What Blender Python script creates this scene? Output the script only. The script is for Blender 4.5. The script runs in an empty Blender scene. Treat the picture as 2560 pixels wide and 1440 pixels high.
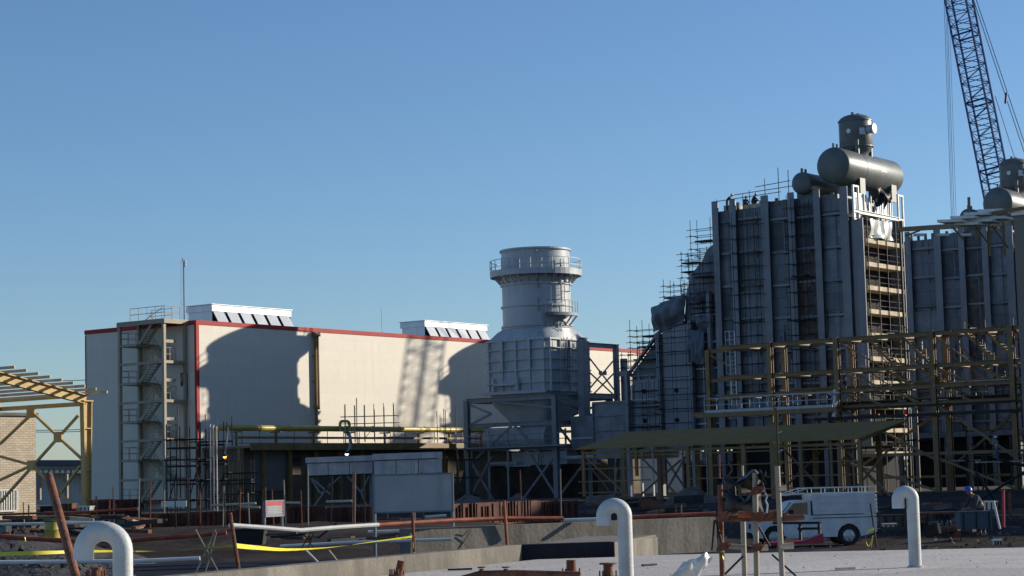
import bpy, math, random
from mathutils import Vector, Matrix
random.seed(7)
R_ = math.radians
scene = bpy.context.scene
COL = scene.collection

# ------------------------------------------------------------------ camera
FPX, PITCH, ROLL, TH = 5216.6, .0941, -.0261, .9395
cam_d = bpy.data.cameras.new("camera")
cam = bpy.data.objects.new("camera", cam_d)
COL.objects.link(cam)
CR = Matrix.Rotation(math.pi/2+PITCH, 3, 'X') @ Matrix.Rotation(ROLL, 3, 'Z')
cam.rotation_euler = CR.to_euler()
cam.location = (0, 0, 0)
cam_d.sensor_width = 36
cam_d.lens = FPX/2560*36
cam_d.clip_start = .5
cam_d.clip_end = 8000
scene.camera = cam
# ------------------------------------------------------------------ sky, sun, exposure
SUN_AZ, SUN_EL = R_(20), R_(16.5)
world = bpy.data.worlds.new("World")
scene.world = world
world.use_nodes = True
wn = world.node_tree
sky = wn.nodes.new('ShaderNodeTexSky')
sky.sky_type = 'NISHITA'
sky.sun_disc = False
sky.sun_elevation = SUN_EL
sky.sun_rotation = math.pi/2 - SUN_AZ
sky.altitude = 300
sky.air_density = 1.0
sky.dust_density = 0.25
sky.ozone_density = 5.0
tn = wn.nodes.new('ShaderNodeMix'); tn.data_type = 'RGBA'; tn.blend_type = 'MULTIPLY'; tn.inputs[0].default_value = 1
tn.inputs[7].default_value = (1.0, .97, .985, 1)
wn.links.new(sky.outputs[0], tn.inputs[6])
wn.links.new(tn.outputs[2], wn.nodes['Background'].inputs[0])
wn.nodes['Background'].inputs[1].default_value = .095
sd = bpy.data.lights.new("sun", 'SUN')
sd.energy = 4.2
sd.angle = R_(.5)
sd.color = (1, .90, .74)
sun = bpy.data.objects.new("sun", sd)
COL.objects.link(sun)
SUNV = Vector((math.cos(SUN_AZ)*math.cos(SUN_EL), math.sin(SUN_AZ)*math.cos(SUN_EL), math.sin(SUN_EL)))
sun.rotation_euler = SUNV.to_track_quat('Z', 'Y').to_euler()
scene.view_settings.view_transform = 'Standard'
scene.view_settings.look = 'None'
scene.view_settings.exposure = .5
scene.view_settings.gamma = 1
scene.render.resolution_x = 1024
scene.render.resolution_y = 576

# ------------------------------------------------------------------ frames of reference
Z = Vector((0, 0, 1))
A = Vector((math.cos(TH), math.sin(TH), 0))      # along the long wall of the hall
B = Vector((-math.sin(TH), math.cos(TH), 0))     # from the boilers toward the hall
O = Vector((28.9935, 180.2488, 0))               # near corner of the first boiler
EYE = 0.0
GZ, SLAB, UL = -1.35, -1.5, 36.0                 # plant ground, foreground slab, spacing of the units
def W(a, b, z): return O + A*a + B*b + Z*z
def ray(x, y):
    d = CR @ Vector(((x-1280)/FPX, (720-y)/FPX, -1)); return d/d.y
def at(x, y, Y): return ray(x, y)*Y
def onz(x, y, z): d = ray(x, y); return d*(z/d.z)
def onA(x, y, a): d = ray(x, y); return d*((O.dot(A)+a)/d.dot(A))
def onB(x, y, b): d = ray(x, y); return d*((O.dot(B)+b)/d.dot(B))
def loc(P): q = P-O; return q.dot(A), q.dot(B), q.z
def mz(P, z): return Vector((P.x, P.y, z))

# ------------------------------------------------------------------ mesh builder
class MB:
    def __init__(s): s.v = []; s.f = []
    def add(s, vs, fs):
        n = len(s.v); s.v += [Vector(v) for v in vs]; s.f += [tuple(i+n for i in f) for f in fs]; return s
    def obox(s, o, x, y, z):
        o, x, y, z = map(Vector, (o, x, y, z))
        vs = [o, o+x, o+x+y, o+y, o+z, o+x+z, o+x+y+z, o+y+z]
        fs = [(0,3,2,1),(4,5,6,7),(0,1,5,4),(1,2,6,5),(2,3,7,6),(3,0,4,7)]
        if x.cross(y).dot(z) < 0: fs = [f[::-1] for f in fs]
        return s.add(vs, fs)
    def pb(s, a0, a1, b0, b1, z0, z1): return s.obox(W(a0, b0, z0), A*(a1-a0), B*(b1-b0), Z*(z1-z0))
    def wb(s, x0, x1, y0, y1, z0, z1): return s.obox((x0, y0, z0), (x1-x0, 0, 0), (0, y1-y0, 0), (0, 0, z1-z0))
    def frame(s, p, q, up=Z):
        d = (q-p); L = d.length; d = d/L
        u = Vector(up)
        if abs(d.dot(u)) > .97: u = A
        x = d.cross(u).normalized(); y = x.cross(d).normalized()
        return d, x, y, L
    def beam(s, p, q, w, h, up=Z):
        p, q = Vector(p), Vector(q)
        d, x, y, L = s.frame(p, q, up)
        return s.obox(p-x*w/2-y*h/2, x*w, y*h, d*L)
    def ibeam(s, p, q, w, h, t=.03, up=Z):
        p, q = Vector(p), Vector(q)
        d, x, y, L = s.frame(p, q, up)
        s.obox(p-x*w/2-y*h/2, x*w, y*t, d*L); s.obox(p-x*w/2+y*(h/2-t), x*w, y*t, d*L)
        return s.obox(p-x*t/2-y*(h/2-t), x*t, y*(h-2*t), d*L)
    def tube(s, pts, r, n=8, cap=True):
        pts = [Vector(p) for p in pts]; rr = r if isinstance(r, (list, tuple)) else [r]*len(pts)
        base = len(s.v); m = len(pts)
        t = [(pts[min(i+1, m-1)]-pts[max(i-1, 0)]).normalized() for i in range(m)]
        u = Z if abs(t[0].dot(Z)) < .9 else A
        x = t[0].cross(u).normalized()
        vs = []
        for i in range(m):
            x = (x - t[i]*x.dot(t[i])).normalized(); y = t[i].cross(x)
            for k in range(n):
                a = 2*math.pi*k/n; vs.append(pts[i]+(x*math.cos(a)+y*math.sin(a))*rr[i])
        fs = []
        for i in range(m-1):
            for k in range(n):
                k2 = (k+1) % n; fs.append((i*n+k, i*n+k2, (i+1)*n+k2, (i+1)*n+k))
        if cap: fs.append(tuple(range(n))[::-1]); fs.append(tuple((m-1)*n+k for k in range(n)))
        return s.add(vs, fs)
    def lathe(s, c, ax, prof, n=32, a0=0, a1=2*math.pi):
        c = Vector(c); ax = Vector(ax).normalized()
        x = ax.cross(Z if abs(ax.dot(Z)) < .9 else A).normalized(); y = ax.cross(x)
        full = abs(a1-a0-2*math.pi) < 1e-6; m = n if full else n+1
        vs = []; fs = []
        for r, h in prof:
            for k in range(m):
                a = a0+(a1-a0)*k/n; vs.append(c+ax*h+(x*math.cos(a)+y*math.sin(a))*r)
        for i in range(len(prof)-1):
            for k in range(n):
                k2 = (k+1) % m; fs.append((i*m+k, i*m+k2, (i+1)*m+k2, (i+1)*m+k))
        return s.add(vs, fs)
    def extr(s, pts, d):
        pts = [Vector(p) for p in pts]; d = Vector(d); n = len(pts)
        nn = sum(((pts[i]).cross(pts[(i+1) % n]) for i in range(n)), Vector())
        fs = [tuple(range(n))[::-1], tuple(n+k for k in range(n))]+[(k, (k+1) % n, n+(k+1) % n, n+k) for k in range(n)]
        if nn.dot(d) < 0: fs = [f[::-1] for f in fs]
        return s.add(pts+[p+d for p in pts], fs)
    def grid(s, fn, nu, nv):
        vs = [fn(i/nu, j/nv) for i in range(nu+1) for j in range(nv+1)]
        fs = [(i*(nv+1)+j, (i+1)*(nv+1)+j, (i+1)*(nv+1)+j+1, i*(nv+1)+j+1) for i in range(nu) for j in range(nv)]
        return s.add(vs, fs)
    def build(s, name, m, parent=None, origin=None, smooth=False):
        if parent is not None:
            org = Vector(parent['_o'])
        elif origin is not None: org = Vector(origin)
        else:
            n = len(s.v); c = sum(s.v, Vector())/n; org = Vector((c.x, c.y, min(v.z for v in s.v)))
        me = bpy.data.meshes.new(name)
        me.from_pydata([v-org for v in s.v], [], s.f)
        uv = me.uv_layers.new(name="UVMap")
        for p in me.polygons:
            nr = p.normal
            if abs(nr.z) < .75 and nr.length > 0: tu = Z.cross(nr).normalized(); tv = Z
            else: tu, tv = A, B
            for li in p.loop_indices:
                co = s.v[me.loops[li].vertex_index]; uv.data[li].uv = (co.dot(tu), co.dot(tv))
        if smooth:
            for p in me.polygons: p.use_smooth = True
            try: me.set_sharp_from_angle(angle=R_(38))
            except Exception: pass
        me.materials.append(m)
        o = bpy.data.objects.new(name, me); COL.objects.link(o)
        if parent is not None: o.parent = parent
        else: o.location = org
        o['_o'] = list(org)
        return o

def tag(o, label, cat, group=None, kind=None):
    if label: o['label'] = label
    if cat: o['category'] = cat
    if group: o['group'] = group
    if kind: o['kind'] = kind
    return o
def thing(name, pos, label, cat, group=None):
    o = bpy.data.objects.new(name, None); COL.objects.link(o); o.empty_display_size = .3
    o.location = pos; o['_o'] = list(pos)
    return tag(o, label, cat, group)
def struct(o): o['kind'] = 'structure'; return o
def copy_tree(o, shift=None, parent=None, label=None):
    c = o.copy(); COL.objects.link(c); c.parent = parent
    for ch in list(o.children): copy_tree(ch, None, c)
    if shift is not None: c.location = o.location+shift
    if label: c['label'] = label
    return c
def bars(name, m, parent, lst, w, h):
    for p_, q_ in lst:
        mb = MB(); mb.beam(p_, q_, w, h); mb.build(name, m, parent)
def part(name, m, parent, fn, smooth=False):
    mb = MB(); fn(mb); return mb.build(name, m, parent, smooth=smooth)

# ------------------------------------------------------------------ materials
def mat(name, col, rough=.7, metal=0, var=.15, scale=.6, streak=.0, bump=0, bscale=30, brick=None, spec=.4, tint=None, alpha=None):
    m = bpy.data.materials.new(name); m.use_nodes = True
    N, L = m.node_tree.nodes, m.node_tree.links
    p = N['Principled BSDF']; p.inputs['Roughness'].default_value = rough; p.inputs['Metallic'].default_value = metal
    p.inputs['Specular IOR Level'].default_value = spec
    tc = N.new('ShaderNodeTexCoord')
    def noise(sc, det=5, stretch=None, src='Object'):
        mp = N.new('ShaderNodeMapping'); L.new(tc.outputs[src], mp.inputs[0])
        if stretch: mp.inputs['Scale'].default_value = stretch
        n = N.new('ShaderNodeTexNoise'); n.inputs['Scale'].default_value = sc; n.inputs['Detail'].default_value = det
        L.new(mp.outputs[0], n.inputs[0]); return n
    def mix(f, a, b):
        x = N.new('ShaderNodeMix'); x.data_type = 'RGBA'
        for sck, val in ((x.inputs[0], f), (x.inputs[6], a), (x.inputs[7], b)):
            if hasattr(val, 'is_output'): L.new(val, sck)
            elif isinstance(val, (int, float)): sck.default_value = val
            else: sck.default_value = (*val[:3], 1)
        return x.outputs[2]
    def ramp(src, lo, hi):
        r = N.new('ShaderNodeMapRange'); r.inputs[1].default_value = lo; r.inputs[2].default_value = hi
        L.new(src, r.inputs[0]); return r.outputs[0]
    c0 = Vector(col); dark = c0*(1-var); lite = c0*(1+var*.7)
    if brick:
        bw, bh, mo, mc, off = brick
        b = N.new('ShaderNodeTexBrick'); L.new(tc.outputs['UV'], b.inputs[0]); b.offset = off
        b.inputs['Scale'].default_value = 1; b.inputs['Mortar Size'].default_value = mo; b.inputs['Mortar Smooth'].default_value = .2
        b.inputs['Brick Width'].default_value = bw; b.inputs['Row Height'].default_value = bh; b.inputs['Bias'].default_value = 0
        b.inputs['Color1'].default_value = (*(c0*(1-var*.5)), 1); b.inputs['Color2'].default_value = (*(c0*(1+var*.35)), 1)
        b.inputs['Mortar'].default_value = (*mc, 1)
        base = b.outputs[0]
        mn = noise(scale); x = N.new('ShaderNodeMix'); x.data_type = 'RGBA'; x.blend_type = 'MULTIPLY'
        x.inputs[0].default_value = 1; L.new(base, x.inputs[6])
        L.new(mix(ramp(mn.outputs[0], .3, .7), (1-var*.6,)*3, (1, 1, 1)), x.inputs[7]); base = x.outputs[2]
    else:
        base = mix(ramp(noise(scale).outputs[0], .32, .68), dark, lite)
    if streak:
        st = noise(1.0, 6, (2.2, 2.2, .13))
        base = mix(ramp(st.outputs[0], .52, .78), base, tint if tint else c0*(1-streak)) if True else base
        if tint is None: pass
    fine = noise(scale*14, 3)
    x = N.new('ShaderNodeMix'); x.data_type = 'RGBA'; x.blend_type = 'MULTIPLY'; x.inputs[0].default_value = min(1, var*2)
    L.new(base, x.inputs[6]); L.new(mix(ramp(fine.outputs[0], .3, .7), (.72,)*3, (1.1,)*3), x.inputs[7])
    L.new(x.outputs[2], p.inputs['Base Color'])
    rr = N.new('ShaderNodeMapRange'); L.new(fine.outputs[0], rr.inputs[0]); rr.inputs[3].default_value = max(0, rough-.12); rr.inputs[4].default_value = min(1, rough+.12)
    L.new(rr.outputs[0], p.inputs['Roughness'])
    if bump:
        bn = noise(bscale, 6); bu = N.new('ShaderNodeBump'); bu.inputs['Strength'].default_value = bump; bu.inputs['Distance'].default_value = .05
        L.new(bn.outputs[0], bu.inputs['Height']); L.new(bu.outputs[0], p.inputs['Normal'])
    return m
def emis(name, col, st):
    m = bpy.data.materials.new(name); m.use_nodes = True; p = m.node_tree.nodes['Principled BSDF']
    p.inputs['Base Color'].default_value = (*col, 1); p.inputs['Emission Color'].default_value = (*col, 1); p.inputs['Emission Strength'].default_value = st
    return m
M = {}
M['cream'] = mat('cream_panel', (.66,.61,.52), .55, var=.05, scale=.12, brick=(6.0, 1.05, .012, (.56, .51, .42), .0), streak=.1)
M['red'] = mat('red_trim', (.40,.028,.026), .7, var=.12)
M['steel'] = mat('grey_steel_paint', (.40,.44,.47), .42, var=.10, scale=.5, streak=.3)
M['steel_l'] = mat('pale_steel_paint', (.20,.22,.245), .45, var=.14, scale=.7, streak=.3)
M['case'] = mat('casing_sheet', (.15,.172,.205), .5, .2, var=.35, scale=.45, streak=.5, brick=(1.9, 1.45, .02, (.03, .035, .045), .5))
M['lag'] = mat('lagging_sheet', (.21,.235,.275), .45, .2, var=.25, scale=.8, streak=.3, brick=(8, 1.05, .035, (.01, .012, .018), 0))
M['tank'] = mat('tank_grey_green', (.13,.145,.142), .42, var=.22, scale=.8, streak=.3)
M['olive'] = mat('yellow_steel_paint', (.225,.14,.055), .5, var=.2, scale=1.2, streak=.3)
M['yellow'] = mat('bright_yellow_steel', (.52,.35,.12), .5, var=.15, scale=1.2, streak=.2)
M['gas'] = mat('gas_yellow', (.40,.32,.06), .4, var=.15)
M['cage'] = mat('stair_paint', (.33,.28,.20), .55, var=.18, streak=.2)
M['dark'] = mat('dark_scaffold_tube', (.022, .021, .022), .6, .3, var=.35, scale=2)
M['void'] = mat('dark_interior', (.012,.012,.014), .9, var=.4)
M['plank'] = mat('scaffold_plank', (.60, .50, .36), .8, var=.25, scale=2)
M['rust'] = mat('rust', (.20,.08,.045), .85, .1, var=.4, scale=6, bump=.4, bscale=20)
M['rustw'] = mat('rusty_formwork', (.10,.034,.022), .85, 0, var=.5, scale=2.2, streak=.6)
M['orange'] = mat('red_oxide_pipe', (.36, .09, .04), .6, var=.35, scale=5, streak=.5)
M['white'] = mat('white_paint', (.72, .71, .66), .45, var=.12, scale=2, streak=.15)
M['goose'] = mat('vent_pipe_paint', (.52, .55, .54), .5, var=.14, scale=3.5, streak=.4, tint=(.30, .27, .22), bump=.08, bscale=30)
M['conc'] = mat('concrete', (.22,.20,.17), .95, var=.45, scale=2.6, streak=.55, bump=.3, bscale=9, brick=(1.15, 3.0, .03, (.2, .18, .16), 0))
M['slab'] = mat('slab_concrete', (.57,.53,.485), .92, var=.22, scale=.7, bump=.35, bscale=9, brick=(5.2, 3.6, .012, (.22, .21, .2), .35), spec=.2)
M['pit'] = mat('dark_screed_wall_shade', (.028,.032,.042), .85, var=.3, scale=.4, bump=.3, bscale=6, spec=.03)  # dark floor tone; on the kerb wall it stands for shade
M['soil'] = mat('soil', (.15,.125,.10), .95, var=.4, scale=.35, bump=.6, bscale=3, spec=.05)
M['shedroof'] = mat('olive_roof_sheet', (.30,.19,.065), .85, var=.12, scale=.8, streak=.2, spec=.1)
M['case_d'] = mat('dark_casing_sheet', (.075,.085,.10), .6, .1, var=.4, scale=.9, streak=.5)
M['case_l'] = mat('pale_casing_sheet', (.19,.215,.25), .5, .1, var=.3, scale=.8, streak=.5)
M['case_r'] = mat('primer_casing_sheet', (.115,.095,.09), .8, .0, var=.45, scale=1.6, streak=.5)
M['soil_shade'] = mat('shaded_soil', (.062,.05,.043), .9, var=.4, scale=.5, bump=.7, bscale=4, spec=.03)  # soil darkened so its colour carries the yard's shade
M['annexw'] = mat('annex_brown_wall', (.13, .10, .065), .8, var=.3, scale=.5, streak=.4)
M['door'] = mat('roller_door_paint', (.17, .165, .15), .6, var=.12, brick=(9, .12, .012, (.09, .09, .08), 0))
M['mound'] = mat('excavated_soil', (.12, .092, .07), .95, var=.35, scale=1.5, bump=.8, bscale=5)
M['gravel'] = mat('gravel', (.07, .07, .075), .9, var=.5, scale=5, bump=1, bscale=9, spec=.1)
M['brick'] = mat('pale_brick', (.62,.51,.37), .9, var=.25, scale=1.0, brick=(.42, .14, .018, (.36, .30, .23), .5))
M['bluer'] = mat('blue_roof_sheet', (.05, .075, .11), .5, var=.15)
M['tarp'] = mat('grey_tarpaulin', (.155,.18,.22), .6, var=.25, scale=1.5)
M['btarp'] = mat('black_plastic', (.018, .018, .02), .5, var=.4, spec=.25)
M['crane'] = mat('blue_lattice_paint', (.006,.045,.17), .45, var=.2)
M['cable'] = mat('steel_rope', (.16, .2, .25), .5, .4, var=.1)
M['alu'] = mat('galvanised_sheet', (.60, .63, .66), .35, .35, var=.2, scale=1.2, brick=(2.4, 2.2, .03, (.42, .44, .46), 0))
M['board'] = mat('blank_board', (.44,.42,.42), .5, var=.14, scale=1.3, streak=.2)
M['box'] = mat('pale_trough', (.54,.50,.49), .5, var=.22, scale=2, streak=.3)
M['beige'] = mat('beige_cladding', (.22,.19,.155), .7, var=.08, scale=.2)
M['van'] = mat('van_white', (.58, .60, .61), .35, var=.12, scale=2.5, streak=.25, spec=.5)
M['glass'] = mat('dark_glass', (.02, .025, .03), .08, var=.1, spec=.8)
M['rubber'] = mat('rubber', (.02, .02, .02), .8, var=.2)
M['chrome'] = mat('wheel_cap', (.45, .46, .47), .35, .5, var=.15)
M['tape'] = mat('yellow_tape', (.80, .70, .05), .45, var=.1, scale=6)
M['skin'] = mat('skin', (.30, .17, .11), .6, var=.08)
M['cloth_d'] = mat('dark_work_clothes', (.05, .055, .07), .9, var=.3, scale=8)
M['cloth_b'] = mat('blue_work_clothes', (.09, .12, .20), .9, var=.3, scale=8)
M['cloth_l'] = mat('pale_shirt', (.42, .41, .42), .9, var=.2, scale=8)
M['helm_b'] = mat('blue_helmet', (.06, .08, .42), .35, var=.05)
M['helm_w'] = mat('white_helmet', (.7, .7, .68), .35, var=.05)
M['poly'] = mat('clear_plastic_sheet', (.66, .68, .64), .25, var=.15, scale=4, spec=.6)
M['redp'] = mat('red_paint', (.42, .03, .05), .5, var=.2)
M['green'] = mat('dull_green_net', (.07, .11, .06), .9, var=.3)
M['lamp_o'] = emis('lamp_glow_orange', (1, .42, .06), 3)
M['lamp_w'] = emis('lamp_glow_white', (1, .62, .45), 3)
M['lamp_r'] = emis('lamp_glow_red', (1, .15, .08), 1.2)

# ================================================================== terrain
def sm(a, b, x): t = max(0, min(1, (x-a)/(b-a))); return t*t*(3-2*t)
def ground_z(x, y):
    right = sm(-4, 4, x-(y-60)*.02)
    low = right*(1-sm(84, 108, y))
    z = GZ-.95*low
    z -= .95*(1-right)*(1-sm(58, 74, y))*sm(-30, -12, x)
    if y < 150:
        z += .05*math.sin(x*1.7+y*.9)*math.sin(y*.7-x*.4)+.03*math.sin(x*4.1)*math.sin(y*3.3)
    return z
def terrain():
    mb = MB()
    xs = [-3000, -800, -200, -90]+[-60+i*1.5 for i in range(81)]+[70, 100, 200, 800, 3000]
    ys = [-60, 0, 15]+[25+i*1.2 for i in range(85)]+[135, 150, 180, 240, 400, 1000, 4500]
    nv = len(ys)-1
    mb.grid(lambda u, v: Vector((xs[round(u*(len(xs)-1))], ys[round(v*nv)], ground_z(xs[round(u*(len(xs)-1))], ys[round(v*nv)]))), len(xs)-1, nv)
    o = mb.build('ground', M['soil'], smooth=True, origin=(0, 0, 0)); struct(o)
    for p in o.data.polygons:
        if p.normal.z < 0: o.data.flip_normals(); break
terrain()
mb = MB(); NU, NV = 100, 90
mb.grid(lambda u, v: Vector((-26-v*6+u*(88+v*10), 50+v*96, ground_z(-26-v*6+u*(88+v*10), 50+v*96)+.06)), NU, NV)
o = mb.build('track', M['soil_shade'], smooth=True, origin=(0, 0, 0)); struct(o)  # darker sheet over the soil; the yard's shade is in its colour
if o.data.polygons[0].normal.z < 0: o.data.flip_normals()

def rail(mb, pts, h=1.1, sp=1.5, r=.03, mid=True, n=5):
    for p, q in zip(pts[:-1], pts[1:]):
        L = (q-p).length; k = max(1, round(L/sp))
        for i in range(k+1):
            c = p.lerp(q, i/k); mb.tube([c, c+Z*h], r, n)
        mb.tube([p+Z*h, q+Z*h], r, n)
        if mid: mb.tube([p+Z*h*.5, q+Z*h*.5], r, n)

# ================================================================== turbine hall
HA0, HA1, HB0, HB1, HT = -26.32, 100., 52.52, 67.3, 15.75
hall = thing('turbine_hall', W(30, 60, GZ), 'long windowless cream turbine hall with thin red parapet edging', 'industrial hall')
part('wall', M['cream'], hall, lambda m: m.pb(HA0, HA1, HB0, HB0+.3, GZ-.3, HT-.4))
part('wall', M['cream'], hall, lambda m: m.pb(HA0, HA0+.3, HB0+.301, HB1-.3, GZ-.3, HT-.4))
part('wall', M['cream'], hall, lambda m: m.pb(HA0, HA1, HB1-.3, HB1, GZ-.3, HT-.4))
part('wall', M['cream'], hall, lambda m: m.pb(HA1-.3, HA1, HB0+.301, HB1-.301, GZ-.3, HT-.4))
part('roof', M['alu'], hall, lambda m: m.pb(HA0+.31, HA1-.31, HB0+.31, HB1-.31, HT-.8, HT-.5))
def f(m):
    m.pb(HA0-.06, HA1, HB0-.06, HB0+.36, HT-.396, HT)
    m.pb(HA0-.06, HA0+.36, HB0+.362, HB1+.05, HT-.396, HT)
part('parapet_trim', M['red'], hall, f)
part('corner_trim', M['red'], hall, lambda m: (m.pb(HA0-.05, HA0+.32, HB0-.05, HB0-.004, 1.5, HT-.4), m.pb(HA0-.05, HA0-.004, HB0-.002, HB0+.2, 1.5, HT-.4)))
def f(m):
    m.pb(HA0-.05, HA0-.004, HB0+.4, HB1, -.75, -.5)
    m.pb(HA0-.04, HA0-.004, HB1-.12, HB1, -.4, HT-.5)
part('base_trim', M['red'], hall, f)
pa = loc(onB(787, 900, HB0))[0]
def f(m):
    m.pb(pa-.42, pa+.34, HB0-.5, HB0-.02, 14.9, 15.32)
    m.tube([W(pa-.2, HB0-.28, 14.9), W(pa-.2, HB0-.28, 5.6)], .15, 10); m.tube([W(pa+.16, HB0-.28, 14.9), W(pa+.16, HB0-.28, 7.8)], .12, 10)
    for z in (13, 10.5, 8, 6): m.pb(pa-.4, pa+.32, HB0-.32, HB0-.02, z, z+.08)
part('downpipe', M['olive'], hall, f)
for x0, y0, y1 in ((455, 932, 966), (466, 935, 992)):
    p = onA(x0, y0, HA0); q = onA(x0, y1, HA0); b = loc(p)[1]
    part('window', M['glass'], hall, lambda m: m.pb(HA0-.05, HA0-.01, b-.15, b+.15, q.z, p.z))
# roof ventilators: parts of the hall with their hoods
def ventilator(a0, parent):
    L = 11.0; b0 = 55.0
    v = part('ventilator', M['alu'], parent, lambda m: (m.pb(a0, a0+L, b0, b0+3.4, 17.0, 17.62), m.pb(a0+.1, a0+L-.1, b0+.1, b0+3.2, HT-.5, 16.998), m.pb(a0-.12, a0+L+.12, b0-.1, b0+3.5, 17.622, 17.68)))
    for i in range(6):
        x0 = a0+.15+i*(L-.1)/6; w = (L-.1)/6-.42
        def f(m):
            P = [W(x0, b0-.02, 16.97), W(x0+w, b0-.02, 16.97), W(x0+w+.25, b0-.75, 15.5), W(x0+.25, b0-.75, 15.5)]
            m.extr(P, B*.05-Z*.03)
        part('hood', M['alu'], v, f)
    part('shadow_gap', M['void'], v, lambda m: m.pb(a0+.12, a0+L-.12, b0+.02, b0+.095, HT-.4, 16.99))
    return v
v1 = ventilator(-21.7, hall)
copy_tree(v1, A*31.95, hall)

# masts on the roof
def mast(px, ytop, b, label, lattice):
    p = onB(px, 820, b); q = onB(px-1, ytop, b); base = mz(p, HT-.5); top = base+Z*(q.z-base.z)
    t = thing('antenna_mast', base, label, 'mast', None)
    def f(m):
        if lattice:
            m.tube([base+A*.1, top+A*.1], .055, 6); m.tube([base-A*.32, top-A*.32-Z*.3], .018, 5)
            n = 26
            for i in range(n):
                z0 = base.lerp(top, i/n); m.tube([z0+A*.1, base.lerp(top, (i+1)/n)-A*.32], .012, 4)
        else: m.tube([base, top], .035, 5)
    part('pole', M['cable'], t, f)
    if lattice:
        part('antenna', M['alu'], t, lambda m: (m.tube([top+A*.25-Z*.55, top+A*.25+Z*.1], .13, 8), m.tube([top-Z*.1, top+Z*.25], .08, 6)))
mast(459, 652, 56.5, 'tall thin lattice mast with antenna head at corner of hall roof', True)
mast(955, 768, 58, 'short bare needle mast between the two roof ventilators', False)

# external stair tower
def stair_tower():
    b0 = 53.75; a1 = HA0-.05
    a0 = loc(onB(410, 900, b0))[0]; b1 = loc(onA(300, 900, a0))[1]
    t = thing('stair_tower', W((a0+a1)/2, (b0+b1)/2, GZ), 'open steel zigzag stair tower against shaded end of cream hall', 'stair tower')
    zt = onB(410, 799, b0).z
    bm = loc(onA(352, 900, a1-.3))[1]
    for a, b, w in ((a0, b0, .28), (a0, b1, .28), (a1-.2, b0, .25), (a1-.2, b1, .22), (a1-.5, bm, .26)):
        part('post', M['cage'], t, lambda m: m.beam(W(a, b, GZ), W(a, b, zt-.02), w, w, A))
    part('platform', M['cage'], t, lambda m: (m.pb(a0-.2, a1, b0-.25, b1+.2, zt, zt+.1), m.pb(a0-.22, a1, b0-.3, b0-.1, zt-.32, zt-.003), m.pb(a0-.22, a0-.1, b0-.08, b1+.2, zt-.32, zt-.003)))
    def f(m):
        P = [W(a1, b0-.2, zt+.1), W(a0-.1, b0-.2, zt+.1), W(a0-.1, b1-1.5, zt+.1)]
        rail(m, P, 1.15, 1.0, .03)
        rail(m, [W(a1-.3, b0+1.5, zt+.1), W(a1-.3, b1-1.5, zt+.1)], 1.15, 1.3, .025)
        m.tube([W(a0+1, b1-2, zt+.1), W(a0+1, b1-4.6, zt+1.25)], .035, 5)
    part('railing', M['cage'], t, f)
    zl = [onA(322, y, a0).z for y in (861, 957, 1053, 1149)]+[-.6]
    zr = [onA(350, y, a0).z for y in (905, 1002, 1098, 1196)]
    bl = b1-2.3; br = b0+1.6; am = (a0+a1)/2
    def flight(p, q, w):
        def f(m):
            d = q-p; n = max(4, int(abs(d.z)/.21)); wv = A*w
            m.beam(p, q, .06, .28); m.beam(p+wv, q+wv, .06, .28)
            for i in range(n):
                c = p.lerp(q, (i+.5)/n); m.obox(c-B*.13-Z*.02, B*.26, wv, Z*.04)
        s = part('stair_flight', M['cage'], t, f)
        part('handrail', M['cage'], s, lambda m: (m.tube([p+Z*1.0, q+Z*1.0], .03, 5), m.tube([p+Z*.55, q+Z*.55], .02, 5), [m.tube([p.lerp(q, k/4), p.lerp(q, k/4)+Z*1.0], .022, 5) for k in range(5)]))
    tops = [zt]+zr
    for k, z in enumerate(zl):
        part('landing', M['cage'], t, lambda m: (m.pb(a0-.1, a1-.3, bl, b1+.15, z-.22, z), rail(m, [W(a0, bl+.2, z), W(a0, b1, z), W(a1-.6, b1, z)], 1.1, .9, .028)))
        flight(W(a0+.15, bl, z-.1), W(a0+.15, br, tops[k]-.15), .95)
        part('lintel', M['cage'], t, lambda m: m.pb(a0+.15, a0+1.35, b0-.12, b0+.1, z-.1, z+.18))
        if k < 4:
            zz = zr[k]
            part('landing', M['cage'], t, lambda m: (m.pb(a0-.1, a1-.3, b0-.1, br, zz-.26, zz), m.pb(a0-.12, a0+.02, br+.002, b1, zz-.26, zz-.04),
                 rail(m, [W(a0, br-.2, zz), W(a0, b0, zz), W(a0+1.45, b0, zz)], 1.15, .72, .035)))
            flight(W(am+.2, br, zz-.1), W(am+.2, bl, z-.12), .95)
stair_tower()

# lean-to annex along the foot of the hall, canopy and gas pipe
annex = thing('annex', W(0, 49, GZ), 'low dim lean-to annex under the gas pipe along hall foot', 'annex')
part('wall', M['annexw'], annex, lambda m: m.pb(-25.5, 40, 47.6, HB0-.01, GZ-.2, 3.9))
part('roof', M['olive'], annex, lambda m: (m.pb(-25.7, 40, 46.5, HB0-.02, 3.904, 4.1), m.pb(-25.8, 40, 46.35, 46.498, 3.7, 4.3)))
for px0, px1, y0, y1 in ((632, 714, 1112, 1226),):
    p = onB(px0, y0, 47.6); q = onB(px1, y1, 47.6)
    part('roller_door', M['door'], annex, lambda m: m.pb(loc(p)[0], loc(q)[0], 47.5, 47.59, q.z, p.z))
for px in (600, 660, 725, 790, 850, 905, 1000, 1110):
    a = loc(onB(px, 1150, 47.1))[0]
    part('column', M['olive'], annex, lambda m: m.beam(W(a, 47.1, GZ), W(a, 47.1, 3.9), .3, .3, A))
for px in (740, 1130):
    p = onB(px, 1165, 47.5)
    a = loc(p)[0]; part('window', M['glass'], annex, lambda m: m.pb(a-.7, a+.7, 47.5, 47.58, p.z-.8, p.z+.8))

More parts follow.
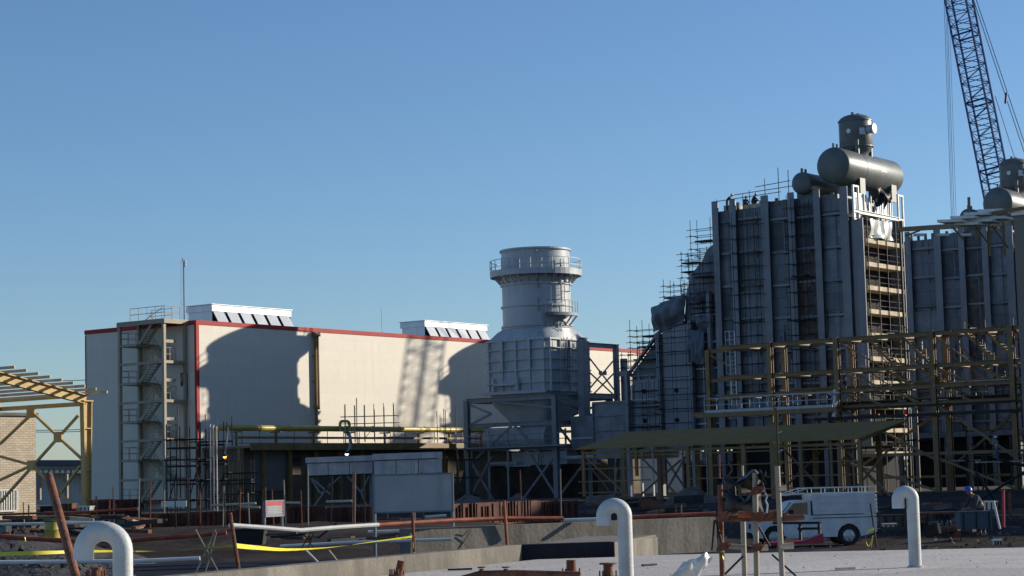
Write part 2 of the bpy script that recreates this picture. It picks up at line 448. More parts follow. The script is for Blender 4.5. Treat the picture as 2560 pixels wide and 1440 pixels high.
gz = 5.75
gp = thing('gas_pipe', W(-10, 49, GZ), 'fat yellow green gas pipe running level along foot of hall', 'pipe')
def f(m):
    P = [W(-28.9, 48, gz-2.6), W(-28.9, 48, gz-.6), W(-28.7, 48, gz-.15), W(-28.2, 48, gz)]+[W(x, 48, gz) for x in (-20, -10, 0, 10, 20)]
    m.tube(P, .27, 14)
    for x in range(-27, 20, 4): m.tube([W(x, 48, gz), W(x+.08, 48, gz)], .32, 14)
part('pipe_run', M['gas'], gp, f, True)
pu = loc(onB(852, 1050, 47.4))[0]; pv = loc(onB(875, 1050, 47.4))[0]
part('expansion_loop', M['gas'], gp, lambda m: m.tube([W(pu, 47.5, gz-.2), W(pu, 47.5, gz+.45), W(pu+.08, 47.5, gz+.62), W(pu+.25, 47.5, gz+.7), W(pv-.25, 47.5, gz+.7), W(pv-.08, 47.5, gz+.62), W(pv, 47.5, gz+.45), W(pv, 47.5, gz-.2)], .14, 10), True)
for i in range(9):
    x = -26+i*5.2
    part('support', M['olive'], gp, lambda m: (m.beam(W(x, 48, 4.1), W(x, 48, gz-.3), .16, .16, A), m.pb(x-.06, x+.06, 47.3, 48.6, gz-.42, gz-.3)))
part('cable_tray', M['olive'], gp, lambda m: (m.pb(-27, 19, 46.9, 47.3, 4.75, 4.95), m.pb(-27, 19, 46.6, 46.7, 4.3, 4.36), [m.tube([W(-26.5+i*2.3, 46.8, 4.1), W(-26.5+i*2.3, 46.8, 5.5)], .035, 5) for i in range(20)]))

# ================================================================== exhaust stack
SA, SB = 5.0, 36.6
SY = W(SA, SB, 0).y
def zs(y): return at(1332, y, SY).z
def stack():
    c0 = W(SA, SB, 0)
    t = thing('exhaust_stack', W(SA, SB, GZ), 'round grey exhaust stack with walkway ring standing on a ribbed square duct', 'exhaust stack')
    zt, zc, zb, zbb = zs(626), zs(822), zs(853), zs(985)
    zp = zs(684)
    def f(m):
        m.lathe(c0, Z, [(3.4, zc), (3.4, zt), (3.36, zt), (3.3, zt-3)], 48)
    sh = part('shell', M['steel'], t, f, True)
    for y in (628, 714, 768, 817):
        z = zs(y); part('ring_stiffener', M['steel'], sh, lambda m: m.lathe(c0, Z, [(3.39, z-.1), (3.56, z-.1), (3.56, z+.08), (3.39, z+.08)], 48))
    pr = part('ring_platform', M['steel'], t, lambda m: m.lathe(c0, Z, [(3.42, zp), (4.55, zp), (4.55, zp-.4), (4.5, zp-.4), (4.5, zp-.08), (3.42, zp-.08), (3.42, zp)], 48))
    def f(m):
        for i in range(28):
            m = MB(); an = i/28*2*math.pi; d = Vector((math.cos(an), math.sin(an), 0))
            m.beam(c0+d*4.4+Z*(zp-.1), c0+d*3.38+Z*(zp-1.25), .1, .14).build('bracket', M['steel'], pr)
    f(None)
    def f(m):
        for h in (.55, 1.2):
            m.lathe(c0+Z*(zp+h), Z, [(4.5, 0), (4.56, 0), (4.56, .06), (4.5, .06), (4.5, 0)], 48)
        m.lathe(c0+Z*zp, Z, [(4.53, 0), (4.56, 0), (4.56, .2), (4.53, .2)], 48)
        for i in range(26):
            an = i/26*2*math.pi; d = Vector((math.cos(an), math.sin(an), 0)); m.tube([c0+d*4.53+Z*zp, c0+d*4.53+Z*(zp+1.25)], .035, 5)
    part('railing', M['steel'], pr, f)
    # transition and box
    def rs(h, rc, k, n=48):
        an = 2*math.pi*(k+.5)/n; cx, cy = math.cos(an), math.sin(an)
        s = (abs(cx)**rc+abs(cy)**rc)**(-1/rc); return (cx*s*h, cy*s*h)
    def loft(m, lv):
        vs = []; fs = []; n = 48
        for h, rc, z in lv:
            for k in range(n):
                x, y = rs(h, rc, k); vs.append(W(SA+x, SB+y, z))
        for i in range(len(lv)-1):
            for k in range(n): k2 = (k+1) % n; fs.append((i*n+k, i*n+k2, (i+1)*n+k2, (i+1)*n+k))
        m.add(vs, fs)
    H = 3.8
    part('transition', M['steel'], t, lambda m: (loft(m, [(3.95, 12, zb-.08), (3.95, 12, zb), (3.8, 9, zb+.02), (3.5, 3.2, zc-.35), (3.42, 2, zc-.05), (3.42, 2, zc)]), loft(m, [(3.5, 2, zc-.12), (3.55, 2, zc-.1), (3.55, 2, zc), (3.4, 2, zc+.02)])), True)
    bx = part('duct_box', M['steel'], t, lambda m: loft(m, [(H, 12, zbb), (H, 12, zb-.08)]), True)
    zz = [zb-.1, zs(877), zs(903), zs(929), zs(960), zbb+.1]
    for z in zz:
        part('horizontal_rib', M['steel'], bx, lambda m: loft(m, [(H, 12, z-.06), (H+.22, 12, z-.06), (H+.22, 12, z+.04), (H, 12, z+.04)]))
    def f(m):
        for k in range(5):
            o = -H+.35+k*1.65
            m.pb(SA-H-.2, SA-H, SB+o-.05, SB+o+.05, zbb, zb-.1); m.pb(SA+o-.05, SA+o+.05, SB-H-.2, SB-H, zbb, zb-.1)
            m.pb(SA-H-.32, SA-H-.2, SB+o-.16, SB+o+.16, zz[3], zb-.1) if k % 2 else None
    part('vertical_rib', M['steel'], bx, f)
    part('lifting_frame', M['steel'], bx, lambda m: (m.pb(SA-H-.6, SA-H-.3, SB-.5, SB+H-1.2, zbb+.75, zbb+1.0), m.pb(SA-H-.6, SA-H-.3, SB-.6, SB-.3, zbb, zbb+1.5), m.pb(SA-H-.6, SA-H-.3, SB+H-1.5, SB+H-1.2, zbb, zbb+1.5), m.pb(SA-H-.55, SA-H-.2, SB-H, SB+H, zbb-.1, zbb+.2)))
    zh = zs(1055)
    part('hopper', M['steel'], t, lambda m: loft(m, [(2.3, 9, zh), (3.5, 10, zbb-1.1), (3.7, 12, zbb)]), True)
    # support frame
    b0, b1, a0, a1 = 31.5, 42.1, .4, 9.8
    ztp = zs(998)
    for a in (a0, a1):
        for b in (b0, b1):
            part('support_post', M['steel_l'], t, lambda m: m.ibeam(W(a, b, GZ), W(a, b, ztp), .5, .5, .05, A))
    for z, h in ((ztp-.05, .45), (zs(1062), .4), (zs(1120), .35)):
        for p, q in (((a0, b0), (a0, b1)), ((a0, b0), (a1, b0)), ((a0, b1), (a1, b1)), ((a1, b0), (a1, b1))):
            part('support_beam', M['steel_l'], t, lambda m: m.ibeam(W(p[0], p[1], z), W(q[0], q[1], z), .3, h, .05))
    def f(m):
        z0, z1, z2 = ztp-.3, zs(1062), GZ
        for p, q in (((a0, b1, z0), (a0, b1-3.0, (z0+z1)/2)), ((a0, b1-3.0, (z0+z1)/2), (a0, b1, z1)), ((a0, b1-4, z0), (a0, b0, z1+1.4)), ((a0, b0+5, z1), (a0, b0+1.5, z1-3.2)), ((a0, b0+5, z1), (a0, b1-1, z1-3.2)),
                     ((a0, b1, z1-3), (a0, b1-3, z2)), ((a0, b1-3, z1-3), (a0, b1, z2)), ((a0, b0+3, z1-3), (a0, b0, z2)), ((a0, b0, z1), (a1, b0, z0)), ((a0, b0, z0), (a1, b0, z1)), ((a0, b0, z2), (a1, b0, z1-.5)), ((a0, b0, z1), (a1, b0, z2)), ((a0, b0, z1-3), (a0, b0+4, z2)), ((a1, b0, z0), (a1, b1, z2))):
            bars('brace', M['steel_l'], t, [(W(*p), W(*q))], .16, .2)
    f(None)
    zpl = zs(1120)
    part('lower_platform', M['steel_l'], t, lambda m: (m.pb(a0-1.4, a0-.26, b0-2, b1+.4, zpl, zpl+.14), rail(m, [W(a0-1.35, b1+.4, zpl+.14), W(a0-1.35, b0-2, zpl+.14)], 1.1, 1.4, .04)))
    random.seed(5)
    def f(m):
        for i in range(26):
            a = random.uniform(a0+.5, a1); b = random.uniform(b0-3, b1-.5); z = random.uniform(zs(1180), zs(1068))
            if i % 3: m.tube([W(a, b, z), W(a, b-random.uniform(1.5, 4), z)], random.uniform(.06, .22), 8)
            else: m.beam(W(a, b, GZ), W(a, b, zs(1075)), .15, .15)
    part('pipework', M['steel'], t, f)
    part('silencer', M['steel'], t, lambda m: (m.lathe(W(3, 41.5, zs(1095)), -B, [(0, 0), (1.1, .05), (1.1, 7.5), (0, 7.6)], 20), m.pb(a0+3.2, a1-1, b0+1, b1-3, 1.9, zs(1130))), True)
    part('pump_block', M['soil_shade'], t, lambda m: m.pb(a0+2.2, a1-1, b0+1, b1-1, GZ, 1.88))
    # tall box column, ladder, small platform on the right side
    ca = loc(onB(1456, 900, b0-.8))[0]
    def f(m):
        m.pb(ca-.45, ca+.45, b0-1.1, b0-.5, zs(1100), zs(858)); 
        for k in range(9): m.pb(ca-.5, ca+.5, b0-1.16, b0-.45, zs(1090)+k*1.15, zs(1090)+k*1.15+.07)
    part('box_column', M['steel_l'], t, f)
    la = loc(onB(1408, 700, SB-3.6))[0]; lb = SB-3.55
    def ladder(m, z0, z1, a, b, cage=True):
        for s in (-.24, .24): m.beam(W(a+s, b, z0), W(a+s, b, z1), .05, .07, A)
        k = int((z1-z0)/.35)
        for i in range(k): m.tube([W(a-.24, b, z0+.35*i), W(a+.24, b, z0+.35*i)], .02, 4)
        if cage:
            for i in range(1, int((z1-z0)/.9)):
                z = z0+i*.9; m.tube([W(a-.33, b, z), W(a-.38, b-.5, z), W(a, b-.78, z), W(a+.38, b-.5, z), W(a+.33, b, z)], .025, 4, False)
            for o, c in ((-.38, -.5), (0, -.78), (.38, -.5)): m.tube([W(a+o, b+c, z0+.9), W(a+o, b+c, z1)], .02, 4)
    part('ladder', M['steel_l'], t, lambda m: (ladder(m, zs(760), zp+1.2, la, lb), ladder(m, zs(850), zs(790), la-.7, lb, False), ladder(m, zs(970), zs(850), la-.7, SB-H-.35)))
    zq = zs(789)
    part('side_platform', M['steel_l'], t, lambda m: (m.lathe(c0+Z*zq, Z, [(3.42, 0), (4.5, 0), (4.5, -.3), (3.42, -.3)], 12, *PLAT), [m.beam(c0+dirn(PLAT[0]+(PLAT[1]-PLAT[0])*k/4)*4.4+Z*(zq-.2), c0+dirn(PLAT[0]+(PLAT[1]-PLAT[0])*k/4)*3.4+Z*(zq-1.3), .08, .12) for k in range(5)],
        [m.lathe(c0+Z*(zq+h), Z, [(4.4, 0), (4.47, 0), (4.47, .06), (4.4, .06)], 12, *PLAT) for h in (.55, 1.15)], [m.tube([c0+dirn(PLAT[0]+(PLAT[1]-PLAT[0])*k/8)*4.43+Z*zq, c0+dirn(PLAT[0]+(PLAT[1]-PLAT[0])*k/8)*4.43+Z*(zq+1.2)], .035, 5) for k in range(9)]))
    part('nozzle', M['alu'], t, lambda m: m.tube([c0+dirn(DV)*3.35+Z*zs(636), c0+dirn(DV)*3.7+Z*zs(636)], .12, 8))
    part('conduit', M['steel_l'], t, lambda m: [m.tube([c0+dirn(DV)*3.5+Z*zs(y0), c0+dirn(DV)*3.5+Z*zs(y1)], .07, 6) for y0, y1 in ((728, 690), (785, 752))])
    return t
# lathe measures its angle from x = Z.cross(A) about Z
_x = Z.cross(A).normalized(); _y = Z.cross(_x)
def dirn(an): return _x*math.cos(an)+_y*math.sin(an)
def angle_of(d): return math.atan2(d.dot(_y), d.dot(_x))
DV = angle_of((-W(SA, SB, 0)).normalized()+Vector((.05, 0, 0)))
_r = angle_of(Vector((.62, -.78, 0))); PLAT = (_r-.45, _r+.45)
st1 = stack()
for k in (1, 2):
    copy_tree(st1, A*UL*k, None, ['round grey exhaust stack almost hidden behind the tall boiler casing', 'round grey exhaust stack out of sight beyond the second boiler'][k-1])

# braced steel frame right of the stack
sf = thing('braced_gantry', W(10, 31.2, GZ), 'cross-braced grey steel gantry joined to right side of the stack duct', 'gantry')
fa0 = loc(onB(1470, 900, 31))[0]; fa1 = loc(onB(1540, 900, 31))[0]; fz = onB(1545, 862, 31).z; fl = onB(1500, 990, 31).z
part('beam', M['steel_l'], sf, lambda m: m.ibeam(W(fa0, 31, fz-.2), W(fa1+.5, 31, fz-.2), .3, .45, .05))
part('beam', M['steel_l'], sf, lambda m: (m.ibeam(W(fa0, 31, fl), W(fa1+.5, 31, fl), .3, .5, .05), m.pb(fa0, fa1, 28, 31, fl-2.6, fl-2.0)))
part('post', M['steel_l'], sf, lambda m: m.beam(W(fa1, 31, GZ), W(fa1, 31, fz), .45, .45, A))
part('post', M['steel_l'], sf, lambda m: m.beam(W(fa1+.8, 30.6, fl-1), W(fa1+.8, 30.6, fz-1.4), .55, .5, A))
part('post', M['steel_l'], sf, lambda m: m.beam(W(fa0-.2, 31, GZ), W(fa0-.2, 31, fz-.4), .3, .3, A))
for p, q in (((fa0, fz-1.3), (fa1, fl+.3)), ((fa0, fl+.6), (fa1, fz-1.3)), ((fa0, fz-2.8), (fa1-.3, fl)), ((fa0+.5, fl), (fa1, fz-2.6))):
    part('brace', M['steel_l'], sf, lambda m: m.beam(W(p[0], 31, p[1]), W(q[0], 31, q[1]), .09, .13))
part('gusset', M['steel_l'], sf, lambda m: (m.pb((fa0+fa1)/2-.6, (fa0+fa1)/2-.2, 30.9, 31.05, (fz+fl)/2-.5, (fz+fl)/2-.1), m.pb((fa0+fa1)/2+.2, (fa0+fa1)/2+.6, 30.9, 31.05, (fz+fl)/2-.5, (fz+fl)/2-.1)))

# ================================================================== boilers
BT = 25.2
def boiler():
    t = thing('boiler', W(5, 6, GZ), 'tall unfinished boiler casing with pale columns and two grey drums on top, nearest', 'boiler')
    part('casing', M['case'], t, lambda m: m.pb(.95, 9.5, .3, 13.2, 4.3, BT-.9))
    part('corner_panel', M['case_d'], t, lambda m: m.pb(.64, .94, -.41, .29, 4.3, BT-2.9))
    part('undercroft', M['void'], t, lambda m: m.pb(1.6, 9.2, .8, 12.9, GZ, 4.296))  # solid near-black block; the shade under the casing is its colour
    part('base_beam', M['case'], t, lambda m: m.pb(.2, .9, -.4, 13.5, 3.7, 4.25))
    cb = [13.1, 11.25, 7.95, 5.3, 2.75, .1]
    wd = [.62, .60, .74, .64, .64, .78]
    for b, w in zip(cb, wd):
        part('column', M['steel_l'], t, lambda m: (m.pb(.3, .36, b-w/2, b+w/2, 4.26, BT), m.pb(.362, .94, b-.03, b+.03, 4.26, BT-.1)))
    for b in cb: part('base_leg', M['case'], t, lambda m: m.beam(W(.5, b, GZ), W(.5, b, 3.7), .4, .4, A))
    random.seed(3)
    zs_ = [BT-2.2-i*2.95 for i in range(7)]
    for i in range(5):
        b1, b0 = cb[i]-wd[i]/2, cb[i+1]+wd[i+1]/2
        for j, z in enumerate(zs_):
            zz = z+random.uniform(-.1, .1)+(.3 if i < 2 else 0)
            part('tie_beam', M['steel_l'] if (i+j) % 3 else M['case'], t, lambda m: (m.pb(.66, .94, b0, b1, zz-.10, zz+.10), m.pb(.42, .65, b0, b0+(b1-b0)*(.45 if j % 2 else .65), zz-.14, zz+.08)))
        x = b0+(b1-b0)*.36
        def f(m):
            m.pb(.80, .94, x-.07, x+.07, 4.3, BT-1.2)
            m.pb(.88, .945, x+.1, b1-.05, 4.3, BT-1.6) if i in (0, 2, 4) else None
            z = BT-1.5
            while z > 6:
                z -= random.uniform(.8, 1.5); m.pb(.84, .93, b0, x-.08, z-.04, z+.04)
        part('panel_joint', M['dark'], t, f) if False else part('panel_seam', M['case'], t, f)
    for i in range(5):
        b1, b0 = cb[i]-wd[i]/2+.2, cb[i+1]+wd[i+1]/2-.2
        for j in range(7):
            zt_, zb_ = zs_[j]+2.7, zs_[j]
            if j == 0: zt_ = BT-1.0
            mm = M[random.choice(('case', 'case', 'case_l', 'case_d', 'case_l'))] if i != 3 else M[random.choice(('case_d', 'case_r', 'case_d', 'case'))]
            if j == 0: mm = M[random.choice(('case_d', 'case'))]
            o_ = random.uniform(0, .05)
            part('bay_panel', mm, t, lambda m: m.pb(.86-o_, .948, b0+.05, b1-.05, zb_+.15, zt_-.05))
    for b, w in zip(cb, wd):
        z = BT-1
        while z > 6:
            z -= random.uniform(1.6, 3.2)
            part('cleat', M['steel_l'], t, lambda m: m.pb(.2, .298, b-w/2-.06, b-w/2+.12, z, z+.14))
    for k in range(9):
        b = random.uniform(.8, 12.5); z = random.uniform(9, 20); z1 = z+random.uniform(2, 5)
        part('hose', M['dark'], t, lambda m: m.tube([W(.5, b, z1), W(.45, b-.1, (z+z1)/2), W(.5, b+random.uniform(-.3, .3), z)], .04, 5))
    # end face toward the sun: wing panels, channel frame, open bay with plank floors
    part('wing_panel', M['steel_l'], t, lambda m: (m.pb(.62, .8, -1.35, -.42, 2.5, BT-2.9), m.pb(.62, .72, -1.5, -1.352, 2.5, BT-2.9)))
    part('wing_panel', M['steel_l'], t, lambda m: (m.pb(8.75, 8.95, -1.3, .29, 2.5, BT-2.4), m.pb(8.75, 8.85, -1.4, -1.302, 2.5, BT-2.4)))
    def f(m):
        for a in (.0, .95, 8.8, 9.75):
            m.beam(W(a, -1.0, BT-3), W(a, -1.0, BT), .16, .16, A)
        for z in (BT-.08, BT-2.3):
            m.beam(W(0, -1.0, z), W(.95, -1.0, z), .14, .16); m.beam(W(8.8, -1.0, z), W(9.75, -1.0, z), .14, .16)
        m.ibeam(W(.95, -1.0, BT-2.3), W(8.8, -1.0, BT-2.3), .3, .34, .05)
        m.beam(W(0, -1.0, BT-3), W(.95, -1.0, BT-3), .14, .14)
        for a in (2.2, 3.5, 4.6, 5.6, 6.8, 7.6): m.beam(W(a, -.95, BT-2.2), W(a, -.95, BT-.6), .1, .1, A)
    part('channel_frame', M['white'], t, f)
    part('top_panel', M['alu'], t, lambda m: (m.pb(1.3, 3.6, -.5, -.4, BT-2.0, BT-.5), m.pb(3.9, 4.5, -.5, -.4, BT-2.0, BT-.7), m.pb(5.2, 8.5, -.5, -.4, BT-2.0, BT-.8), m.pb(.1, .85, -.9, -.8, BT-2.8, BT-2.4)))
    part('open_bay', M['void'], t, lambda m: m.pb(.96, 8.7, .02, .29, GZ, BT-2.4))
    z = BT-2.4-2.4; k = 0
    while z > 1:
        part('floor', M['plank'], t, lambda m: m.pb(1.0, 8.3, -1.55, 0, z-.2, z+.18))
        for h in (.5, 1.0):
            part('guard_rail', M['dark'], t, lambda m: m.tube([W(.9, -1.5, z+h), W(8.4, -1.5, z+h+.02)], .045, 5))
        z -= 2.06; k += 1
    for a in (1.2, 3.1, 4.9, 6.8, 8.2):
        part('scaffold_upright', M['dark'], t, lambda m: m.tube([W(a, -1.62, GZ), W(a, -1.62, BT-2.7)], .05, 5))
    def pl(u, v):
        a = 1.6+u*4.6; z = BT-2.9-v*1.6
        return W(a, -1.7-.25*math.sin(u*9+v*4)*v-.1*math.sin(u*23), z-.5*u*(1-u)*math.sin(v*3))
    part('plastic_sheet', M['poly'], t, lambda m: m.grid(pl, 16, 6), True)
    # inlet duct
    prof = [(13.25, 2.9), (13.25, 21.6), (14.4, 20.9), (14.85, 20), (16.2, 18.7), (16.7, 17), (17.0, 14.6), (19.6, 13.5), (22.9, 10), (23.1, 2.9)]
    part('inlet_duct', M['case'], t, lambda m: m.extr([W(.8, b, z) for b, z in prof], A*8.4))
    lg = part('lagging', M['lag'], t, lambda m: m.pb(.42, .79, 16.25, 19.2, 3.6, 14.2))
    lh = part('lagging', M['lag'], t, lambda m: m.pb(.6, .79, 19.9, 22.8, 3.6, 9.4))
    for px, y, p_ in ((1691, 976, lg), (1693, 1050, lg), (1608, 978, lh), (1610, 1052, lh)):
        q = onA(px, y, .4); b = loc(q)[1]
        part('manhole', M['void'], p_, lambda m: m.lathe(W(.41 if p_ is lg else .59, b, q.z), -A, [(.2, 0), (.2, .12), (0, .12)], 12))
    for b, zt in ((19.55, 13.6), (16.05, 14.5), (23.1, 10.2), (14.0, 17)):
        part('duct_column', M['steel_l'], t, lambda m: m.pb(.0, .5, b-.16, b+.16, GZ, zt))
    part('duct_flange', M['steel_l'], t, lambda m: (m.beam(W(.6, 17.0, 15.0), W(.6, 19.7, 13.65), .4, .2), m.beam(W(.6, 19.7, 13.65), W(.6, 23.1, 10.05), .4, .2), m.pb(.2, .8, 22.9, 23.9, 9.8, 10.3)))
    def f(m):
        for z in (5, 7.5, 10, 12.4, 14.9, 16.8, 18.4): 
            m.pb(.5, .79, 13.4, 15.8, z, z+.14); m.pb(.5, .79, 19.8, 22.8, min(z, 9.7), min(z, 9.7)+.12)
        for b in (14.2, 15.0, 20.8, 22.0): m.pb(.6, .79, b, b+.08, GZ, 17 if b < 16 else 9.8)
    part('stiffener', M['steel'], t, f)
    part('link_duct', M['case_l'], t, lambda m: (m.pb(.9, 9, 23.12, 27.6, 2.2, 7.6), m.pb(2.5, 8, 27.61, 31.2, 3.2, 6.4), [m.pb(.75, .898, 23.2, 27.5, z, z+.1) for z in (3.4, 4.8, 6.2, 7.4)], [m.pb(.75, .898, b, b+.12, 2.2, 7.35) for b in (23.3, 27.4)]))
    # drums
    TA, TB, TZ = 2.2, 1.9, 27.45
    c = W(TA, TB, TZ)
    def cap(r, L, d=.55):
        pr = [(r*math.sin(k/6*math.pi/2), -d*math.cos(k/6*math.pi/2)) for k in range(7)]
        return pr+[(r, L*.33), (r*1.012, L*.33), (r*1.012, L*.335), (r, L*.335), (r, L)]+[(r*math.cos(k/6*math.pi/2), L+d*math.sin(k/6*math.pi/2)) for k in range(1, 7)]
    dr = part('large_drum', M['tank'], t, lambda m: m.lathe(c, A, cap(1.62, 10.7), 40), True)
    for x in (.1, .8): part('nozzle', M['tank'], dr, lambda m: m.tube([c+A*x+Z*1.5, c+A*x+Z*2.0], .1, 6))
    for x in (3.0, 9.3):
        part('saddle', M['tank'], dr, lambda m: (m.pb(TA+x-.12, TA+x+.12, TB-1.25, TB+1.25, BT-.3, TZ-.2), m.pb(TA+x-.5, TA+x+.5, TB-1.3, TB-1.2, BT-.3, TZ-.6)))
    part('marking', M['white'], dr, lambda m: [m.pb(TA+6.3+k*.28, TA+6.3+k*.28+.18, TB-1.62, TB-1.585, TZ-.06, TZ+.1) for k in (0, 1, 2, 3)])
    vx = 4.6; vz = TZ+2.0; r = 1.5
    vc = c+A*vx; vc.z = 0
    pr = [(0, vz-.75), (.8, vz-.62), (1.25, vz-.3), (r, vz+.15), (r, vz+2.5)]+[(r*math.cos(k/6*math.pi/2), vz+2.5+.65*math.sin(k/6*math.pi/2)) for k in range(1, 7)]
    ve = part('vertical_vessel', M['tank'], t, lambda m: m.lathe(vc, Z, pr, 36), True)
    for z in (vz+.15, vz+2.5): part('band', M['tank'], ve, lambda m: m.lathe(vc, Z, [(r, z-.05), (r+.07, z-.05), (r+.07, z+.05), (r, z+.05)], 36))
    for dx, dy in ((-1.3, -.75), (1.3, -.75), (-1.3, .75), (1.3, .75)):
        part('leg', M['tank'], ve, lambda m: m.beam(vc+A*dx+B*dy+Z*(TZ+.9), vc+A*dx+B*dy+Z*(vz+.6), .34, .2, A))
    part('neck', M['tank'], ve, lambda m: m.lathe(vc, Z, [(.55, TZ+1.4), (.55, vz-.5)], 20), True)
    part('crown_nozzle', M['tank'], ve, lambda m: [m.tube([vc+A*x+B*y+Z*(vz+2.9), vc+A*x+B*y+Z*(vz+3.3)], .13, 8) for x, y in ((-.5, 0), (0, .2), (.4, -.1), (.7, .2))])
    vd = Vector((.25, -.97, 0)); vl = Vector((-.55, -.83, 0))
    part('hatch', M['steel'], ve, lambda m: m.lathe(vc+Z*(vz+1.55)+vd*1.35+Vector((.55, 0, 0)), Vector((.8, -.6, 0)), [(.4, 0), (.4, .55), (.47, .55), (.47, .68), (0, .7)], 20), True)
    part('label_plate', M['alu'], ve, lambda m: m.obox(vc+vd*1.53+Z*(vz+1.1)-Vector((.3, 0, 0)), (.6, .1, 0), (0, -.03, 0), (0, 0, .6)))
    part('label_plate', M['alu'], ve, lambda m: m.lathe(vc+vl*1.4+Z*(vz+1.45), vl, [(.22, 0), (.22, .18), (0, .18)], 12))
    sc = W(3.1, 5.6, 26.35)
    sd_ = part('small_drum', M['tank'], t, lambda m: m.lathe(sc, A, cap(1.0, 8, .35), 28), True)
    for x in (.1, .8): part('nozzle', M['tank'], sd_, lambda m: m.tube([sc+A*x+Z*.9, sc+A*x+Z*1.35], .13, 6))
    part('saddle', M['tank'], sd_, lambda m: [m.pb(3.1+x, 3.35+x, 4.8, 6.4, BT-.9, 26.1) for x in (.5, 6.5)])
    def f(m):
        for i in range(14):
            b = 1+i*.8; m.tube([W(1.6, b, BT-.9), W(1.6, b, BT-.3+random.uniform(-.1, .15))], .16, 8)
        m.pb(1.0, 6, 1, 8, BT-.9, BT-.5)
    part('header_stub', M['tank'], t, f)
    return t
b1_ = boiler()
copy_tree(b1_, A*UL, None, 'second boiler casing with a matching drum, farther back at the right edge')
copy_tree(b1_, A*UL*2, None, 'third boiler casing, out of sight beyond the right edge')

# ================================================================== scaffolds
def scaffold(name_label, P0, ux, uy, nx, ny, sx, sy, z0, z1, lift, m, r=.03, planks=(), group=None, extra=1.0, jitter=.25, seed=1, cat='scaffold', skip=0.0, braces=True):
    rnd = random.Random(seed)
    t = thing('tube_scaffold', mz(P0, z0), name_label, cat, group)
    for i in range(nx+1):
        for j in range(ny+1):
            if rnd.random() < skip: continue
            p = mz(P0+ux*sx*i+uy*sy*j, z0)
            top = z1+rnd.uniform(0, extra)
            part('upright', m, t, lambda mb: mb.tube([p, mz(p, top)], r, 6))
    z = z0+lift*.6
    while z < z1:
        for j in range(ny+1):
            e = rnd.uniform(.1, .1+jitter); p = mz(P0+uy*sy*j-ux*e, z); q = mz(P0+uy*sy*j+ux*(sx*nx+e), z)
            part('ledger', m, t, lambda mb: mb.tube([p, q], r, 6))
        for i in range(nx+1):
            if rnd.random() < .5: continue
            p = mz(P0+ux*sx*i-uy*.2, z+.06); q = mz(P0+ux*sx*i+uy*(sy*ny+.2), z+.06)
            part('transom', m, t, lambda mb: mb.tube([p, q], r, 6))
        z += lift
    if braces:
        for i in range(0, nx, 2):
            p = mz(P0+ux*sx*i, z0+.3); q = mz(P0+ux*sx*(i+1), min(z1, z0+lift*2))
            part('brace', m, t, lambda mb: mb.tube([p, q], r, 6))
    for (f0, f1, zz) in planks:
        p = mz(P0+ux*sx*nx*f0, zz)
        part('plank', m if m is M['dark'] else M['plank'], t, lambda mb: mb.obox(p, ux*sx*nx*(f1-f0), uy*sy*ny, Z*.12))
    return t
# on the stepped duct of the first boiler
def sbox(label, x0, x1, ytop, ybot, a, lift, seed, planks=(), ny=1, nx=None, r=.03, sy=1.2):
    p = onA(x0, ybot, a); q = onA(x1, ybot, a); zt = onA((x0+x1)/2, ytop, a).z
    L = (q-p).length; nx = nx or max(1, round(L/1.5))
    d = -B if loc(q)[1] < loc(p)[1] else B
    z0 = min(p.z, q.z)
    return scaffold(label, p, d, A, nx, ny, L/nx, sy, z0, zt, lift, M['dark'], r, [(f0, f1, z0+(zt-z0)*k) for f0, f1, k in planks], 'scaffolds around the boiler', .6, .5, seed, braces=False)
sbox('scaffold stair with dark planks beside the sloping duct shoulder', 1578, 1640, 812, 935, 1.0, .55, 2, [(.3, 1.2, .55), (.5, 1.3, .75), (.1, 1, .3)])
sbox('little scaffold cluster just over the grey tarpaulin hood', 1660, 1712, 705, 760, 2.0, .5, 3, [(0, 1, .3)])
sbox('scaffold on middle step of duct, above the tarpaulin hood', 1705, 1752, 628, 700, 1.0, .55, 4, [(0, 1, .3), (0, .8, .6)])
sbox('scaffold against upper left corner of nearest boiler casing', 1728, 1778, 560, 645, 1.5, .6, 5, [(.2, 1, .5)])
sbox('waist-high scaffold tubes low on the duct beside the steel gantry', 1556, 1578, 880, 960, 3.0, .6, 15)
sbox('dark scaffold covering the low duct wall with two manholes', 1578, 1640, 965, 1085, -.7, 1.1, 6, [(0, 1, .15), (0, 1, .55)], sy=.7)
sbox('scaffold filling the second bay of nearest boiler casing', 1845, 1900, 530, 1000, -.7, 1.25, 7, [], sy=.8, nx=2, r=.03)
sbox('rust-tinted scaffold filling the fourth bay of nearest boiler casing', 1985, 2030, 500, 1000, -.7, 1.25, 8, [(.1, .9, .62), (.1, .9, .4)], sy=.8, nx=2, r=.03)
sbox('scaffold in the narrow gap left of the first boiler column', 1735, 1775, 860, 1040, -.3, 1.3, 9, [], sy=.5)
sbox('low scaffold following the sloping duct flange halfway up', 1600, 1650, 852, 930, .1, .6, 31, [(0, .7, .4), (.4, 1, .8)], sy=.8)
sbox('thin scaffold before the lagged duct panel, under the tarpaulin hood', 1650, 1722, 820, 1078, -.9, 1.3, 32, [], sy=.6, nx=2, r=.022)
sbox('scaffold over the casing wall between hood and first boiler column', 1728, 1780, 650, 820, -.2, .9, 33, [(0, 1, .3), (.2, 1, .75)], sy=.6, nx=2, r=.028)
